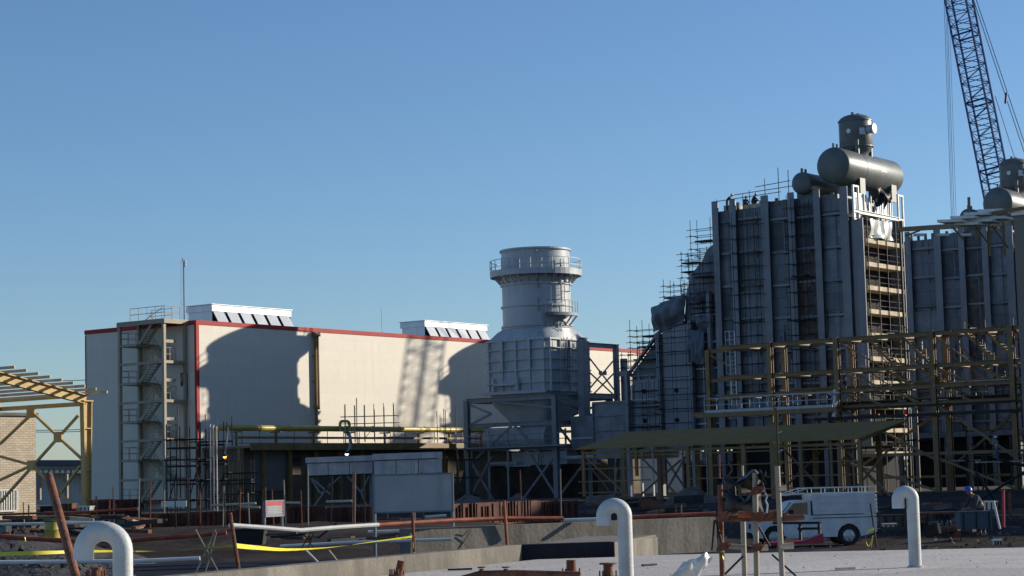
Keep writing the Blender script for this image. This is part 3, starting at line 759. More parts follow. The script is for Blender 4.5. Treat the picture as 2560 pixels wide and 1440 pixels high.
# guard rails on top of the boiler
gr = thing('guard_rail', W(.5, 8, 24.4), 'thin dark guard rail along the top of nearest boiler casing', 'guard rail', None)
for b, h in ((13, 1.0), (11.4, .9), (9.6, 1.5), (8.0, 2.4), (6.6, 3.2), (5.6, 2.9), (10.3, 1.2)):
    part('upright', M['dark'], gr, lambda m: m.tube([W(.6, b, 24.2), W(.6, b, 24.4+h)], .035, 5))
for b0, b1, z in ((13.1, 6.4, 25.4), (9.0, 5.4, 26.3), (11.5, 5.2, 25.8)):
    part('rail', M['dark'], gr, lambda m: m.tube([W(.6, b0, z-.2), W(.6, b1, z)], .035, 5))
t = thing('panel_stack', W(1.5, 12, 24.3), 'bright sunlit panels at the top left corner of nearest boiler casing', 'panels')
part('sheet', M['plank'], t, lambda m: m.pb(1.6, 3.6, 11.9, 12.9, 24.3, 24.9))
part('sheet', M['plank'], t, lambda m: m.pb(1.2, 3.6, 8.6, 10.6, 24.3, 24.7))

# tarpaulins
def tarp(label, pts, a, bulge, m, seed=1, thick=.06, cat='tarpaulin'):
    """hanging sheet between four pixel corners (tl, tr, br, bl) on plane a, with real folds"""
    P = [onA(x, y, a) for x, y in pts]; rnd = random.Random(seed); ph = rnd.uniform(0, 6)
    def g(u, v, s=0):
        c = P[0].lerp(P[1], u).lerp(P[3].lerp(P[2], u), v)
        d = bulge*math.sin(math.pi*min(1, v*1.1))*math.sin(math.pi*u)**.5+.12*math.sin(u*21+ph+v*3)+.08*math.sin(v*13+u*7)
        return c-A*(d+s)+Z*(.12*math.sin(u*8+ph)*(v-.3))
    mb = MB(); mb.grid(lambda u, v: g(u, v), 22, 14); mb.grid(lambda u, v: g(1-u, v, -thick), 22, 14)
    o = mb.build('tarpaulin', m, smooth=True); return tag(o, label, cat, 'tarpaulins on the boiler duct')
tarp('big pale grey tarpaulin hood bulging from the duct shoulder', ((1629, 768), (1712, 733), (1708, 810), (1632, 832)), .2, 1.1, M['tarp'], 1)
tarp('long grey tarpaulin hanging in vertical folds beside lagged panel', ((1718, 822), (1762, 830), (1758, 912), (1722, 905)), -.2, .4, M['tarp'], 2)
tarp('crumpled grey sheet on the wall between hood and boiler column', ((1735, 790), (1782, 785), (1778, 835), (1745, 828)), .3, .5, M['tarp'], 3)
tarp('small torn sheet hanging on top step of the duct', ((1722, 728), (1765, 725), (1762, 752), (1735, 760)), .3, .4, M['tarp'], 4)
o = MB().grid(lambda u, v: W(4+u*2.6, -1.2-.3*math.sin(u*7+v*5), 25.35-v*(.5+1.2*abs(math.sin(u*5+.6)))-.1*math.sin(u*17)), 18, 8).build('tarpaulin', M['btarp'], smooth=True)
tag(o, 'black torn sheet dangling below the large drum on nearest boiler', 'tarpaulin')

# ================================================================== yellow pipe rack
def z_at(px, py, a): return onA(px, py, a).z
def rack():
    af, ab = -11., -8.
    t = thing('pipe_rack', W(-9.5, -6, GZ), 'long yellow-brown steel pipe rack crossing in front of the boiler casings', 'pipe rack')
    zl = [z_at(1932, 861, af), z_at(1932, 938, af), z_at(1932, 986, af), z_at(1932, 1027, af)]
    bf = [loc(onA(x, 900, af))[1] for x in (1925, 2092, 2332, 2530, 2700)]
    bb = [loc(onA(x, 900, ab))[1] for x in (1770, 1960, 2130, 2366, 2560, 2720)]
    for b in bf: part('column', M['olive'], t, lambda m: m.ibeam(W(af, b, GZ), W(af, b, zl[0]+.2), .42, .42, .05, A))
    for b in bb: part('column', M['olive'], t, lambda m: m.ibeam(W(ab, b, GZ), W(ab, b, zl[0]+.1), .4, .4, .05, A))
    for i, z in enumerate(zl):
        part('longitudinal_beam', M['olive'], t, lambda m: m.ibeam(W(af, bb[0] if i > 2 else bf[0]+4.8*(i < 3), z), W(af, -30, z), .26, .34, .03))
        part('longitudinal_beam', M['olive'], t, lambda m: m.ibeam(W(ab, bb[0], z), W(ab, -30, z), .26, .32, .03))
        b = bf[0]+4.5; k = 0
        while b > -29:
            part('cross_beam', M['olive'], t, lambda m: m.ibeam(W(af+.2, b, z-.02), W(ab-.2, b, z-.02), .22, .3, .03)); b -= 2.35; k += 1
    def f(m):
        for i in range(3):
            for k, b in enumerate([bf[1]-1.2*j for j in range(0, 20)]):
                if k in (5, 6, 10, 11): continue
                if (k*7+i*3) % 4 == 3: continue
                MB().tube([W(-9.5, b, zl[i]-.3), W(-9.5, b-1.5, zl[i+1]+.25)], .05, 5).build('diagonal', M['olive'], t)
                if k % 2: MB().tube([W(-9.3, b, zl[i]-.2), W(-9.3, b, zl[i+1]+.2)], .045, 5).build('hanger', M['olive'], t)
    f(None)
    class SB_:
        def beam(s, p_, q_, w, h): MB().beam(p_, q_, w, h).build('brace', M['olive'], t)
    def f(m):
        for b0, b1 in ((bf[1], bf[2]), (bf[2], bf[3])):
            for i in range(0, 3):
                m.beam(W(af, b0, zl[i]), W(af, (b0+b1)/2, zl[i+1]), .1, .12); m.beam(W(ab, b1, zl[i]), W(ab, (b0+b1)/2, zl[i+1]), .1, .12)
            m.beam(W(af, b0, zl[3]), W(af, b1, GZ+2.4), .16, .18); m.beam(W(ab, b1, zl[3]), W(ab, b0, GZ+2), .16, .18)
            m.beam(W(af, b0, GZ+2.6), W(af, b1, GZ), .16, .18)
        m.beam(W(ab, bb[0], zl[0]-.2), W(ab, bb[0]-2.2, zl[0]-1.4), .12, .14)
    f(SB_())
    part('tie', M['olive'], t, lambda m: (m.beam(W(af, bf[1]-2, 1.6), W(af, -30, 1.6), .25, .25), m.beam(W(ab, bf[1]-2, -.2), W(ab, -30, -.2), .25, .2)))
    # stair flights and clutter between the levels
    for k, (b, i) in enumerate(((-7.2, 0), (-8.6, 1), (-9.0, 2), (-10.2, 0), (-15.5, 0), (-17.2, 0), (-16.4, 1), (-19.5, 0), (-11.4, 1))):
        p, q = W(-10.6, b, zl[i]-.1), W(-10.6, b-2.3, zl[i+1]+.1)
        st_ = part('stair_flight', M['olive'], t, lambda m: (m.beam(p, q, .05, .22), m.beam(p+A*.8, q+A*.8, .05, .22), [m.obox(p.lerp(q, (s_+.5)/10)-B*.12, B*.24, A*.8, Z*.03) for s_ in range(10)]))
        part('handrail', M['olive'], st_, lambda m: (m.tube([p+Z*1.0, q+Z*1.0], .03, 5), m.tube([p+Z*.1, p+Z*1.0], .03, 5), m.tube([q+Z*.1, q+Z*1.0], .03, 5)))
    rnd = random.Random(8)
    for k in range(60):
        b = rnd.uniform(-22, -5); a = rnd.uniform(af, ab); i = rnd.choice((0, 1, 2, 2)); z0, z1 = zl[i+1], zl[i]
        z1 = z0+(z1-z0)*rnd.uniform(.4, 1)
        part('small_post', M[rnd.choice(('olive', 'olive', 'dark', 'steel'))], t, lambda m: m.beam(W(a, b, z0+.15), W(a, b, z1), .07, .07, A))
    for k in range(34):
        b = rnd.uniform(-24, 1); z = zl[rnd.choice((0, 1, 2, 3, 3))]+rnd.uniform(-.35, .3)
        part('bracket', M[rnd.choice(('plank', 'white', 'olive'))], t, lambda m: m.beam(W(af-.25, b, z), W(af+rnd.uniform(.2, .6), b-rnd.uniform(.2, .7), z), .07, .09))
    for k in range(16):
        b = rnd.uniform(-24, -2); z = rnd.uniform(-.8, zl[3]-.5); L_ = rnd.uniform(1.5, 5)
        part('low_pipe', M[rnd.choice(('olive', 'dark', 'olive', 'steel'))], t, lambda m: m.tube([W(ab-.4, b, z), W(ab-.4, b-L_, z)], rnd.uniform(.04, .10), 6))
        part('low_post', M[rnd.choice(('olive', 'dark'))], t, lambda m: m.beam(W(ab-.6, b, GZ), W(ab-.6, b, z+.4), .12, .12, A))
    part('deck_plank', M['plank'], t, lambda m: m.pb(af+.3, ab-.3, -22, -14, zl[2]+.2, zl[2]+.26))
    # pipes and conduits laid on the levels
    rnd = random.Random(4)
    for i in range(9):
        a = af+.5+rnd.random()*2; z = zl[rnd.choice((2, 3, 3, 1))]+.33; b0 = rnd.uniform(-4, 2); b1 = rnd.uniform(-28, -16)
        part('pipe', M['dark'] if i % 2 else M['olive'], t, lambda m: m.tube([W(a, b0, z), W(a, b1, z)], rnd.uniform(.07, .16), 8))
    part('cable_tray', M['dark'], t, lambda m: (m.pb(af-.5, af-.1, -30, bf[1]+2, zl[3]-1.0, zl[3]-.75), m.pb(af-.3, af+.6, -30, bf[1]+1, zl[3]-.2, zl[3]-.05)))
    return zl, bf, bb
RZ, RBF, RBB = rack()
# galvanised walkway on the rack
t = thing('walkway', W(-11.6, 3, RZ[3]), 'galvanised walkway with silver handrail on lower left deck of the pipe rack', 'walkway')
wb0 = loc(onA(1768, 1030, -11.8))[1]; wb1 = loc(onA(2088, 1018, -11.8))[1]; wz = z_at(1925, 1022, -11.8)
part('deck', M['steel'], t, lambda m: m.pb(-12.3, -11.4, wb1, wb0, wz-.12, wz+.1))
part('deck_beam', M['olive'], t, lambda m: m.pb(-12.4, -11.3, wb1-.4, wb0+.8, wz-.5, wz-.124))
part('railing', M['steel'], t, lambda m: rail(m, [W(-12.25, wb0, wz), W(-12.25, wb1, wz)], 1.05, 1.25, .035))
part('railing', M['steel'], t, lambda m: rail(m, [W(-11.45, wb0-3, wz), W(-11.45, wb1, wz)], 1.15, .9, .03))
part('end_valve', M['alu'], t, lambda m: (m.tube([W(-11.9, wb1, wz-.4), W(-11.9, wb1-.1, wz+1.3)], .14, 8), m.tube([W(-12.1, wb1+.3, wz+.9), W(-11.9, wb1-.5, wz+1.0)], .1, 8), m.tube([W(-12, wb1, wz-.9), W(-12, wb1-.2, wz-.3)], .2, 8)))
# caged ladder
t = thing('caged_ladder', W(-8.4, 8, RZ[3]), 'silver caged ladder rising from left end of walkway', 'ladder')
lb_ = loc(onA(1832, 900, -8.4))[1]; lz0, lz1 = z_at(1832, 1015, -8.4), z_at(1832, 828, -8.4)
part('stile', M['alu'], t, lambda m: m.beam(W(-8.4, lb_-.25, lz0), W(-8.4, lb_-.25, lz1), .06, .06, A))
part('stile', M['alu'], t, lambda m: m.beam(W(-8.4, lb_+.25, lz0), W(-8.4, lb_+.25, lz1), .06, .06, A))
part('rungs', M['alu'], t, lambda m: [m.tube([W(-8.4, lb_-.25, lz0+.35*i), W(-8.4, lb_+.25, lz0+.35*i)], .02, 4) for i in range(int((lz1-lz0)/.35))])
def f(m):
    for i in range(1, 7):
        z = lz0+2+i*.72; m.tube([W(-8.4, lb_-.25, z), W(-8.8, lb_-.42, z), W(-9.2, lb_-.2, z), W(-9.2, lb_+.2, z), W(-8.8, lb_+.42, z), W(-8.4, lb_+.25, z)], .025, 4, False)
    for a, b in ((-9.2, -.2), (-9.2, .2), (-8.8, -.42), (-8.8, .42)): m.tube([W(a, lb_+b, lz0+2.7), W(a, lb_+b, lz1)], .02, 4)
part('cage', M['alu'], t, f)

# ================================================================== canopy shed
def shed():
    a0, a1 = -46.15, -40.15
    zf, zb = 2.24, 3.42; b0, b1 = -3.3, -24.1
    t = thing('canopy_shed', W(-43, -13, GZ), 'low open shed with dull yellow sheet roof on thin yellow frame', 'shed')
    part('roof', M['shedroof'], t, lambda m: m.extr([W(a0-.3, b0+.3, zf), W(a1, b0-.0, zb), W(a1, b0-.0, zb+.07), W(a0-.3, b0+.3, zf+.09)], -B*(b0-b1+.3)))
    for i, px in enumerate((1460, 1592, 1722, 1862, 1936, 2005, 2080, 2152)):
        b = loc(onA(px, 1180, a0))[1]; w = (.2, .18, .24, .26, .36, .18, .16, .22)[i]
        zb_ = onA(px, 1190, a0).z if i == 1 else GZ-.9
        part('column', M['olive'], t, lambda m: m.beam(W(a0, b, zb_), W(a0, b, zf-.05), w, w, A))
    for px in (1560, 1650, 1745, 1850, 1950, 2040, 2120, 2200):
        b = loc(onA(px, 1180, a1))[1]
        part('column', M['olive'], t, lambda m: m.beam(W(a1, b, GZ-.5), W(a1, b, zb-.05), .28, .28, A))
    for k, (y0, y1) in enumerate(((1143, 1112), (1173, 1143), (1204, 1175), (1232, 1205))):
        z = onA(1460, y0, a0).z
        br = [(b0, -8.8), (-12.0, b1)] if k else [(b0, b1)]
        if k == 3: br = [(b0, -6.6), (-15.5, b1)]
        for p, q in br: part('rail', M['olive'], t, lambda m: m.beam(W(a0-.1, p+.3, z), W(a0-.1, q, z), .05, .075))
    part('eave_beam', M['olive'], t, lambda m: (m.beam(W(a0, b0, zf-.25), W(a0, b1, zf-.25), .12, .16), m.beam(W(a1, b0, zb-.35), W(a1, b1, zb-.35), .12, .2)))
    def f(m):
        for b in (-3.6, -7.7, -12, -16.5, -20, -24): m.beam(W(a0, b, zf-.12), W(a1, b, zb-.12), .1, .16)
    part('rafter', M['olive'], t, f)
    def f(m):
        for p, q in (((a0, -3.6, zf-.5), (a0, -7.4, GZ)), ((a1, -3.4, zb-1), (a1, -7.4, GZ)), ((a1, -7.4, zb-2), (a1, -3.4, GZ)), ((a1, -14.5, zb-.6), (a1, -18.6, GZ)), ((a1, -18.6, zb-1.4), (a1, -14.5, GZ)), ((a1, -18.8, zb-.4), (a1, -22, GZ+.8)), ((a0+2, -22, 1.6), (a0+2, -25, GZ)), ((a0+2, -25, 1.6), (a0+2, -22, GZ))):
            MB().beam(W(*p), W(*q), .1, .12).build('brace', M['olive'], t)
    f(None)
shed()
# tall twin posts with fittings behind the shed, stepping up through the rack
t = thing('instrument_post', onA(1944, 1230, -47.2), 'slender post hung with small yellow pipe fittings ahead of the shed', 'post')
pb_ = onA(1944, 1200, -47.2)
part('post', M['olive'], t, lambda m: m.beam(mz(pb_, -1.9), mz(pb_, 4.4), .14, .14, A))
part('post', M['yellow'], t, lambda m: m.beam(mz(pb_, -.6)+A*.35, mz(pb_, 4.1)+A*.35, .08, .08, A))
for i in range(6):
    part('fitting', M['yellow'] if i % 2 else M['white'], t, lambda m: m.tube([mz(pb_, .3+i*.62)+A*.1, mz(pb_, .3+i*.62+.12*(i % 3))+A*.35-B*.25], .05, 6))

# ================================================================== beige building at the right edge
cb_ = at(2533, 540, 125); ca_, cbb, cz = loc(cb_)
t = thing('beige_building', W(ca_+10, cbb-30, GZ), 'plain beige clad building cut off by the right edge', 'building')
part('wall', M['beige'], t, lambda m: m.pb(ca_, ca_+70, cbb-72, cbb, GZ-1.5, cz))  # depth past the frame edge stretched to shade the shed
part('shade_block', M['beige'], t, lambda m: m.pb(ca_+19, ca_+69, cbb-40, cbb-11, cz+.2, 27))  # unseen block added to keep sun off the shed roof
part('roof', M['alu'], t, lambda m: m.pb(ca_-.1, ca_+70.1, cbb-72, cbb+.1, cz+.003, cz+.15))
# its steel canopy reaching left over the rack
t = thing('steel_canopy', mz(at(2460, 560, 128), GZ), 'half-built roof canopy with sunlit slats at upper right', 'canopy')
Yc = 128
for x0, y, L_ in ((2403, 549, 1.2), (2436, 540, 1.2), (2470, 531, 1.2), (2504, 523, 1.3), (2446, 556, 1.5), (2480, 548, 1.6), (2512, 541, 1.4)):
    p = at(x0, y+5, Yc)
    part('slat', M['white'], t, lambda m: m.obox(p, A*L_, B*1.6+Z*.1, Z*.17))
part('edge_beam', M['olive'], t, lambda m: m.beam(at(2248, 574, 172), at(2534, 556, 133), .3, .38))
part('edge_beam', M['olive'], t, lambda m: m.beam(at(2395, 547, 130), at(2560, 520, 127), .14, .2))
part('mast', M['olive'], t, lambda m: m.beam(at(2424, 575, 131), at(2422, 493, 131), .14, .14, A))
for x, y0, y1 in ((2472, 560, 640), (2508, 553, 640), (2440, 560, 600)):
    part('post', M['olive'], t, lambda m: m.beam(at(x, y0, 131), mz(at(x, y0, 131), at(x, y1, 131).z), .12, .12, A))
part('post', M['dark'], t, lambda m: m.beam(at(2250, 578, 172), mz(at(2250, 574, 172), GZ), .16, .16, A))
part('brace', M['olive'], t, lambda m: (m.beam(at(2480, 565, 130), at(2520, 620, 130), .09, .09), m.beam(at(2440, 568, 130), at(2475, 615, 130), .09, .09), m.beam(at(2262, 590, 148), at(2300, 576, 148), .12, .12), m.beam(at(2380, 566, 135), at(2410, 600, 135), .12, .12)))
for x in (2285, 2345, 2400):
    part('bracket', M['white'], t, lambda m: m.obox(at(x, 590, 146), (.8, 0, 0), (0, .3, 0), (0, 0, .18)))

# ================================================================== crane
def crane():
    P1 = at(2397, 0, 243.5); P0 = at(2491, 470, 240.6); d = (P1-P0).normalized()
    base = P0-d*((P0.z-2)/d.z); tip = P0+d*((68-P0.z)/d.z)
    t = thing('crawler_crane', mz(base, GZ), 'huge crane with blue lattice boom leaning left behind the second boiler', 'crane')
    up = Vector((math.cos(R_(31+90)), math.sin(R_(31+90)), 0)); x = d.cross(up).normalized(); y = x.cross(d).normalized()
    al = R_(-33); e1 = Vector((math.cos(al), math.sin(al), 0)); e1 = (e1-d*e1.dot(d)).normalized(); e2 = d.cross(e1)
    s = 1.25; L = (tip-base).length
    def c(i, h):
        sx, sy = ((-1, -1), (1, -1), (1, 1), (-1, 1))[i % 4]; k = s*min(1, (L-h)/9+.25, h/7+.25); return base+d*h+e1*sx*k+e2*sy*k
    for i in range(4):
        hs = [0, 5.3]+[L*k/14 for k in range(2, 13)]+[L-6.8, L]
        part('chord', M['crane'], t, lambda m: m.tube([c(i, h) for h in hs], .135, 6))
    n = 56
    def f(m, i):
        for k in range(n):
            h0, h1 = L*k/n, L*(k+1)/n
            if k % 2: m.tube([c(i, h0), c(i+1, h1)], .045, 4, False)
            else: m.tube([c(i+1, h0), c(i, h1)], .045, 4, False)
            m.tube([c(i, h0), c(i+1, h0)], .05 if k % 7 else .11, 4, False)
    for i in range(4): part('lacing', M['crane'], t, lambda m: f(m, i))
    for k, (x0, x1) in enumerate(((2360, 2379), (2364, 2382), (2367, 2386), (2372, 2391))):
        p = at(x0, 0, 245); q = at(x1, 556, 245); dd = q-p
        part('hoist_rope', M['cable'], t, lambda m: m.tube([p-dd*.28, q+dd*.3], .022 if k % 2 else .03, 4))
    q = at(2385, 640, 245)
    part('hook_block', M['yellow'], t, lambda m: (m.lathe(q-Z*2, Z, [(0, 0), (.3, .1), (.5, .8), (.5, 1.4), (.2, 2)], 10), m.tube([q-Z*2, q-Z*2.6, q-Z*3+A*.3, q-Z*2.7+A*.5], .1, 6)))
    for (x0, y0), (x1, y1), r in (((2434, 0), (2562, 385), .05), (((2441), 0), (2570, 385), .05), ((2488, 240), (2540, 405), .04)):
        p = at(x0, y0, 243); q = at(x1, y1, 250); dd = q-p
        part('pendant', M['cable'], t, lambda m: m.tube([p-dd*(.5 if y0 == 0 else 0), q+dd*.7], r, 5))
    q = at(2515, 240, 246.5); part('pendant_link', M['crane'], t, lambda m: m.beam(q-Vector((.1, 0, .9)), q+Vector((.1, 0, .4)), .25, .25, A))
    part('cab', M['crane'], t, lambda m: (m.obox(base+Vector((-1, -2, -2.0)), (8, 0, 0), (0, 4, 0), (0, 0, 2.8)), m.obox(base+Vector((-2.5, -2, -1.8)), (1.4, 0, 0), (0, 1.5, 0), (0, 0, 2.4))))
    for s_ in (-2.8, 2.8):
        part('crawler_track', M['rubber'], t, lambda m: m.tube([mz(base, GZ+.6)+Vector((-3, s_, 0)), mz(base, GZ+.6)+Vector((6, s_, 0))], .6, 10))
crane()

# ================================================================== yellow portal frame, left
def portal():
    Yk = 100.; k = at(215, 1004, Yk); ka, kb, kz = loc(k)
    foot = mz(at(216, 1300, Yk), GZ)
    t = thing('portal_shed', mz(k, GZ), 'bare yellow portal frame of a new shed at left edge with open purlins', 'shed frame')
    nb = loc(onA(0, 1100, ka))[1]
    def col(b, nm='column'):
        def f(m):
            # tapered built-up column: flanges and web
            wt, wb_ = .56, .30
            for s_ in (-1, 1):
                P = [W(ka+s_*wt/2, b-.14, kz), W(ka+s_*wt/2-s_*.05, b-.14, kz), W(ka+s_*wb_/2-s_*.05, b-.14, GZ-.6), W(ka+s_*wb_/2, b-.14, GZ-.6)]
                m.extr(P, B*.28)
            m.extr([W(ka-wt/2+.05, b-.02, kz), W(ka+wt/2-.05, b-.02, kz), W(ka+wb_/2-.05, b-.02, GZ-.6), W(ka-wb_/2+.05, b-.02, GZ-.6)], B*.04)
            for z in (3.2, 1.2, -.2): m.pb(ka-.2, ka+.2, b-.13, b-.021, z, z+.05)
            m.pb(ka-.3, ka+.3, b-.2, b+.2, kz, kz+.06)
        return part(nm, M['yellow'], t, f)
    for b in (kb, kb+12.4): col(b)
    slope = .085*1.0
    # rafters run toward front left and rise
    rx = onB(0, 948, kb); L = abs(loc(rx)[0]-ka); rise = (loc(rx)[2]-kz)
    for b in (kb, kb+6.2, kb+12.4):
        p = W(ka, b, kz+.1); q = W(ka-L*1.8, b, kz+.1+rise*1.8)
        part('rafter', M['yellow'], t, lambda m: m.ibeam(p, q, .26, .46, .05))
    nps = 9
    for i in range(nps):
        s_ = -.05+i*.135; c0 = W(ka-L*s_, kb, kz+.1+rise*s_+.36)
        part('purlin', M['plank'], t, lambda m: m.beam(c0-B*1.2, c0+B*16, .07, .13))
    def pz(x, y): q = onA(x, y, ka); return q
    for (x0, y0), (x1, y1) in (((79, 1029), (203, 1146)), ((196, 1038), (0, 1256)), ((0, 1141), (80, 1163)), ((0, 1200), (80, 1163)), ((82, 1166), (204, 1284)), ((0, 1110), (79, 1035)), ((200, 1165), (130, 1262))):
        part('brace', M['yellow'], t, lambda m: m.beam(pz(x0, y0), pz(x1, y1), .1, .12))
    for x, y in ((146, 1093), (79, 1164), (78, 1032)):
        q = pz(x, y); part('gusset', M['yellow'], t, lambda m: m.pb(ka-.06, ka+.06, loc(q)[1]-.28, loc(q)[1]+.28, q.z-.25, q.z+.25))
    part('eave_strut', M['yellow'], t, lambda m: (m.beam(W(ka, kb, kz-.1), W(ka, kb+13, kz-.1), .14, .2), m.beam(W(ka-L*.3, kb, kz+rise*.3-.1), W(ka-L*.3, kb+13, kz+rise*.3-.1), .1, .14)))
portal()

# brick building and far sheds at left
q = at(89, 1040, 125); zt_ = q.z
t = thing('brick_building', Vector((q.x-8, 128, GZ)), 'sunlit pale brick building behind the yellow portal frame', 'building')
dB = -Vector((math.cos(R_(50)), math.sin(R_(50)), 0)); dA = Vector((dB.y, -dB.x, 0)); q0 = mz(q, GZ-1)
part('wall', M['brick'], t, lambda m: m.obox(q0, dB*16, dA*8, Z*(zt_-GZ+1)))
part('cornice', M['conc'], t, lambda m: m.obox(mz(q0, zt_)-dA*.15-dB*.1, dB*16.3, dA*8.3, Z*.18))
def nrm(x, y):  # on the brick front plane
    d = ray(x, y); return d*(q0.dot(dA)-.05)/d.dot(dA)
p0, p1 = nrm(0, 1227), nrm(41, 1275)
gw = part('window', M['void'], t, lambda m: m.obox(Vector((p1.x, p1.y, p1.z)), dB*((p0-p1).dot(dB)+1.2), dA*.04, Z*(p0.z-p1.z)))
part('grille', M['white'], gw, lambda m: [m.obox(p1+dB*(k*.17)-dA*.06, dB*.07, dA*.05, Z*(p0.z-p1.z)) for k in range(12)])
part('frame', M['white'], gw, lambda m: (m.obox(Vector((p1.x, p1.y, p0.z))-dA*.08, dB*2.4, dA*.06, Z*.08), m.obox(p1-dA*.08-Z*.08, dB*2.4, dA*.06, Z*.08), m.obox(p1-dA*.08-dB*.08, dB*.08, dA*.06, Z*(p0.z-p1.z))))

t = thing('distant_shed', mz(at(150, 1190, 300), GZ), 'distant shed with dark blue sheet roof seen under portal brace', 'shed')
def dbx(m, x0, x1, y0, y1, Y, th=6):
    p = at(x0, y1, Y); q = at(x1, y1, Y); m.obox(p, q-p, Vector((0, th, 0)), Z*(at((x0+x1)/2, y0, Y).z-at((x0+x1)/2, y1, Y).z))
part('roof', M['bluer'], t, lambda m: dbx(m, 70, 235, 1150, 1163, 300, 12))
part('wall', M['steel'], t, lambda m: dbx(m, 78, 230, 1164, 1174, 302, 8))
part('strip_window', M['white'], t, lambda m: [dbx(m, 96+k*14, 105+k*14, 1175, 1183, 301, 6) for k in range(9)])
part('fascia', M['void'], t, lambda m: dbx(m, 76, 232, 1174.5, 1184, 303, 5))
part('wall', M['steel'], t, lambda m: dbx(m, 78, 230, 1184.5, 1262, 306, 5))
part('column', M['beige'], t, lambda m: dbx(m, 92, 100, 1185, 1250, 299, 1))
part('column', M['beige'], t, lambda m: dbx(m, 162, 168, 1185, 1250, 299, 1))
# overhead wires
for y0, y1, yy in ((1072, 1076, 0), (1068, 1071, 0), (944, 948, 0)):
    p = at(-60, y0, 420); q = at(260, y1, 420)
    o = MB().tube([p.lerp(q, k/8)-Z*.5*math.sin(math.pi*k/8) for k in range(9)], .07, 4).build('overhead_wire', M['cable'])
    tag(o, 'thin overhead wire crossing the sky far behind the portal frame' if y0 != 1072 else 'lower dark overhead wire sagging far behind the portal frame', 'wire', 'overhead wires')
    if y0 == 944: o['label'] = 'faint highest overhead wire left of the hall'

# ================================================================== slab, pit and kerb walls
def sp(x, y, z=SLAB): return onz(x, y, z)
_k0, _k1 = onz(595, 1428, SLAB+.3), onz(960, 1397, SLAB+.3)
E0, E1, E2, E3, E4 = mz(_k0+(_k0-_k1)*.35, SLAB), sp(1305, 1399), sp(1535, 1391), sp(1640, 1371), sp(1655, 1387)
FAR = sp(2700, 1375)
mb = MB()
out = [Vector((-30, 12, SLAB)), Vector((40, 12, SLAB)), mz(FAR+Vector((6, 1, 0)), SLAB), E4, sp(1537, 1392.5), E1+Vector((.3, -.1, 0)), E0, Vector((-30, 24, SLAB))]
mb.extr(out, Z*-1.2)
o = mb.build('slab', M['slab']); struct(o)
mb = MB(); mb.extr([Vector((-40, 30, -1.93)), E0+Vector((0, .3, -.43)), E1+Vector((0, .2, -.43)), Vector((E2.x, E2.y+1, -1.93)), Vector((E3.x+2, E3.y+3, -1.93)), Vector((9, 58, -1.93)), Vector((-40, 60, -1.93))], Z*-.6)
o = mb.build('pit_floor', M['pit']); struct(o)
def wallseg(p, q, z0, z1, th, label, m=None):
    p = mz(p, z0); q = mz(q, z0); d = (q-p).normalized(); n = Vector((-d.y, d.x, 0))
    mb = MB(); mb.obox(p, q-p, n*th, Z*(z1-z0)); o = mb.build('kerb_wall', m or M['conc'])
    return tag(o, label, 'low wall')
def topz(px, py, p):  # height of a pixel above ground point p
    return ray(px, py).z*p.y
wallseg(E0-Vector((.4, .7, 0)), E1, SLAB-.5, SLAB+.30, .35, 'long stained concrete kerb wall along edge of the pale slab')
wallseg(E1+Vector((.02, .001, 0)), E2, SLAB-.5, SLAB+.295, .4, 'short kerb wall coloured dark for shade in middle of picture, between two lit kerb walls', M['pit'])  # same kerb as its neighbours, shade of this face put into the colour
wallseg(E2+Vector((.02, 0, 0)), sp(1640, 1369), SLAB-.5, SLAB+.29, 1.6, 'kerb wall end with sunlit stained face right of middle vent pipe')
o = MB().extr([mz(E1, SLAB+.25)+Vector((0.1, .45, 0)), mz(E2, SLAB+.25)+Vector((0, .42, 0)), mz(E2, SLAB+.25)+Vector((1.2, 4.6, 0)), mz(E1, SLAB+.25)+Vector((1.2, 4.2, 0))], Z*-.7).build('plinth', M['conc'])
tag(o, 'flat concrete plinth behind the shaded kerb wall', 'plinth')
f0 = mz(onz(1135, 1318, -1.0), -1.9); f1 = mz(onz(1790, 1292, -1.0), -1.9)
fw = wallseg(f0-(f1-f0)*.15, f1, -2.4, -1.0, .5, 'grey concrete retaining wall with dirty runs behind the orange rail')
# loose ground heaps
def heap(name, label, c, rx, ry, h, m, seed=1, n=26, kind=None, cat='soil heap', rough=.25, z0=None):
    rnd = random.Random(seed); ph = [rnd.uniform(0, 6) for _ in range(6)]
    c = Vector(c)
    def g(u, v):
        an = u*2*math.pi; r = v
        k = 1+.16*math.sin(an*3+ph[0])+.1*math.sin(an*5+ph[1])
        z = h*(1-r)**.9*(1+.0*r) if r < 1 else 0
        z += rough*h*(.5*math.sin(an*4+r*9+ph[2])+.5*math.sin(r*15+ph[3]+an*2))*r*(1-r)*1.4
        return c+Vector((math.cos(an)*rx*r*k, math.sin(an)*ry*r*k, z-.06*(r > .98)))
    mb = MB(); mb.grid(lambda u, v: g(u, max(.001, 1-v)), n*2, n)
    if kind:
        pass
    o = mb.build(name, m, smooth=True); tag(o, label, cat, None, kind); return o
for x, yt, yb, w, Y, lab in ((1728, 1214, 1275, 95, 118, 'dark soil heap beneath the shed roof'), (1170, 1232, 1262, 60, 118, 'brown soil heap directly right of the blank signboard'), (1295, 1232, 1262, 50, 119, 'small raked soil heap in front of stack supports')):
    p = at(x, yb, Y); tz = at(x, yt, Y).z
    heap('soil_heap', lab, mz(p, min(p.z, GZ)), w/FPX*Y, 3.5, tz-min(p.z, GZ), M['mound'], int(x))
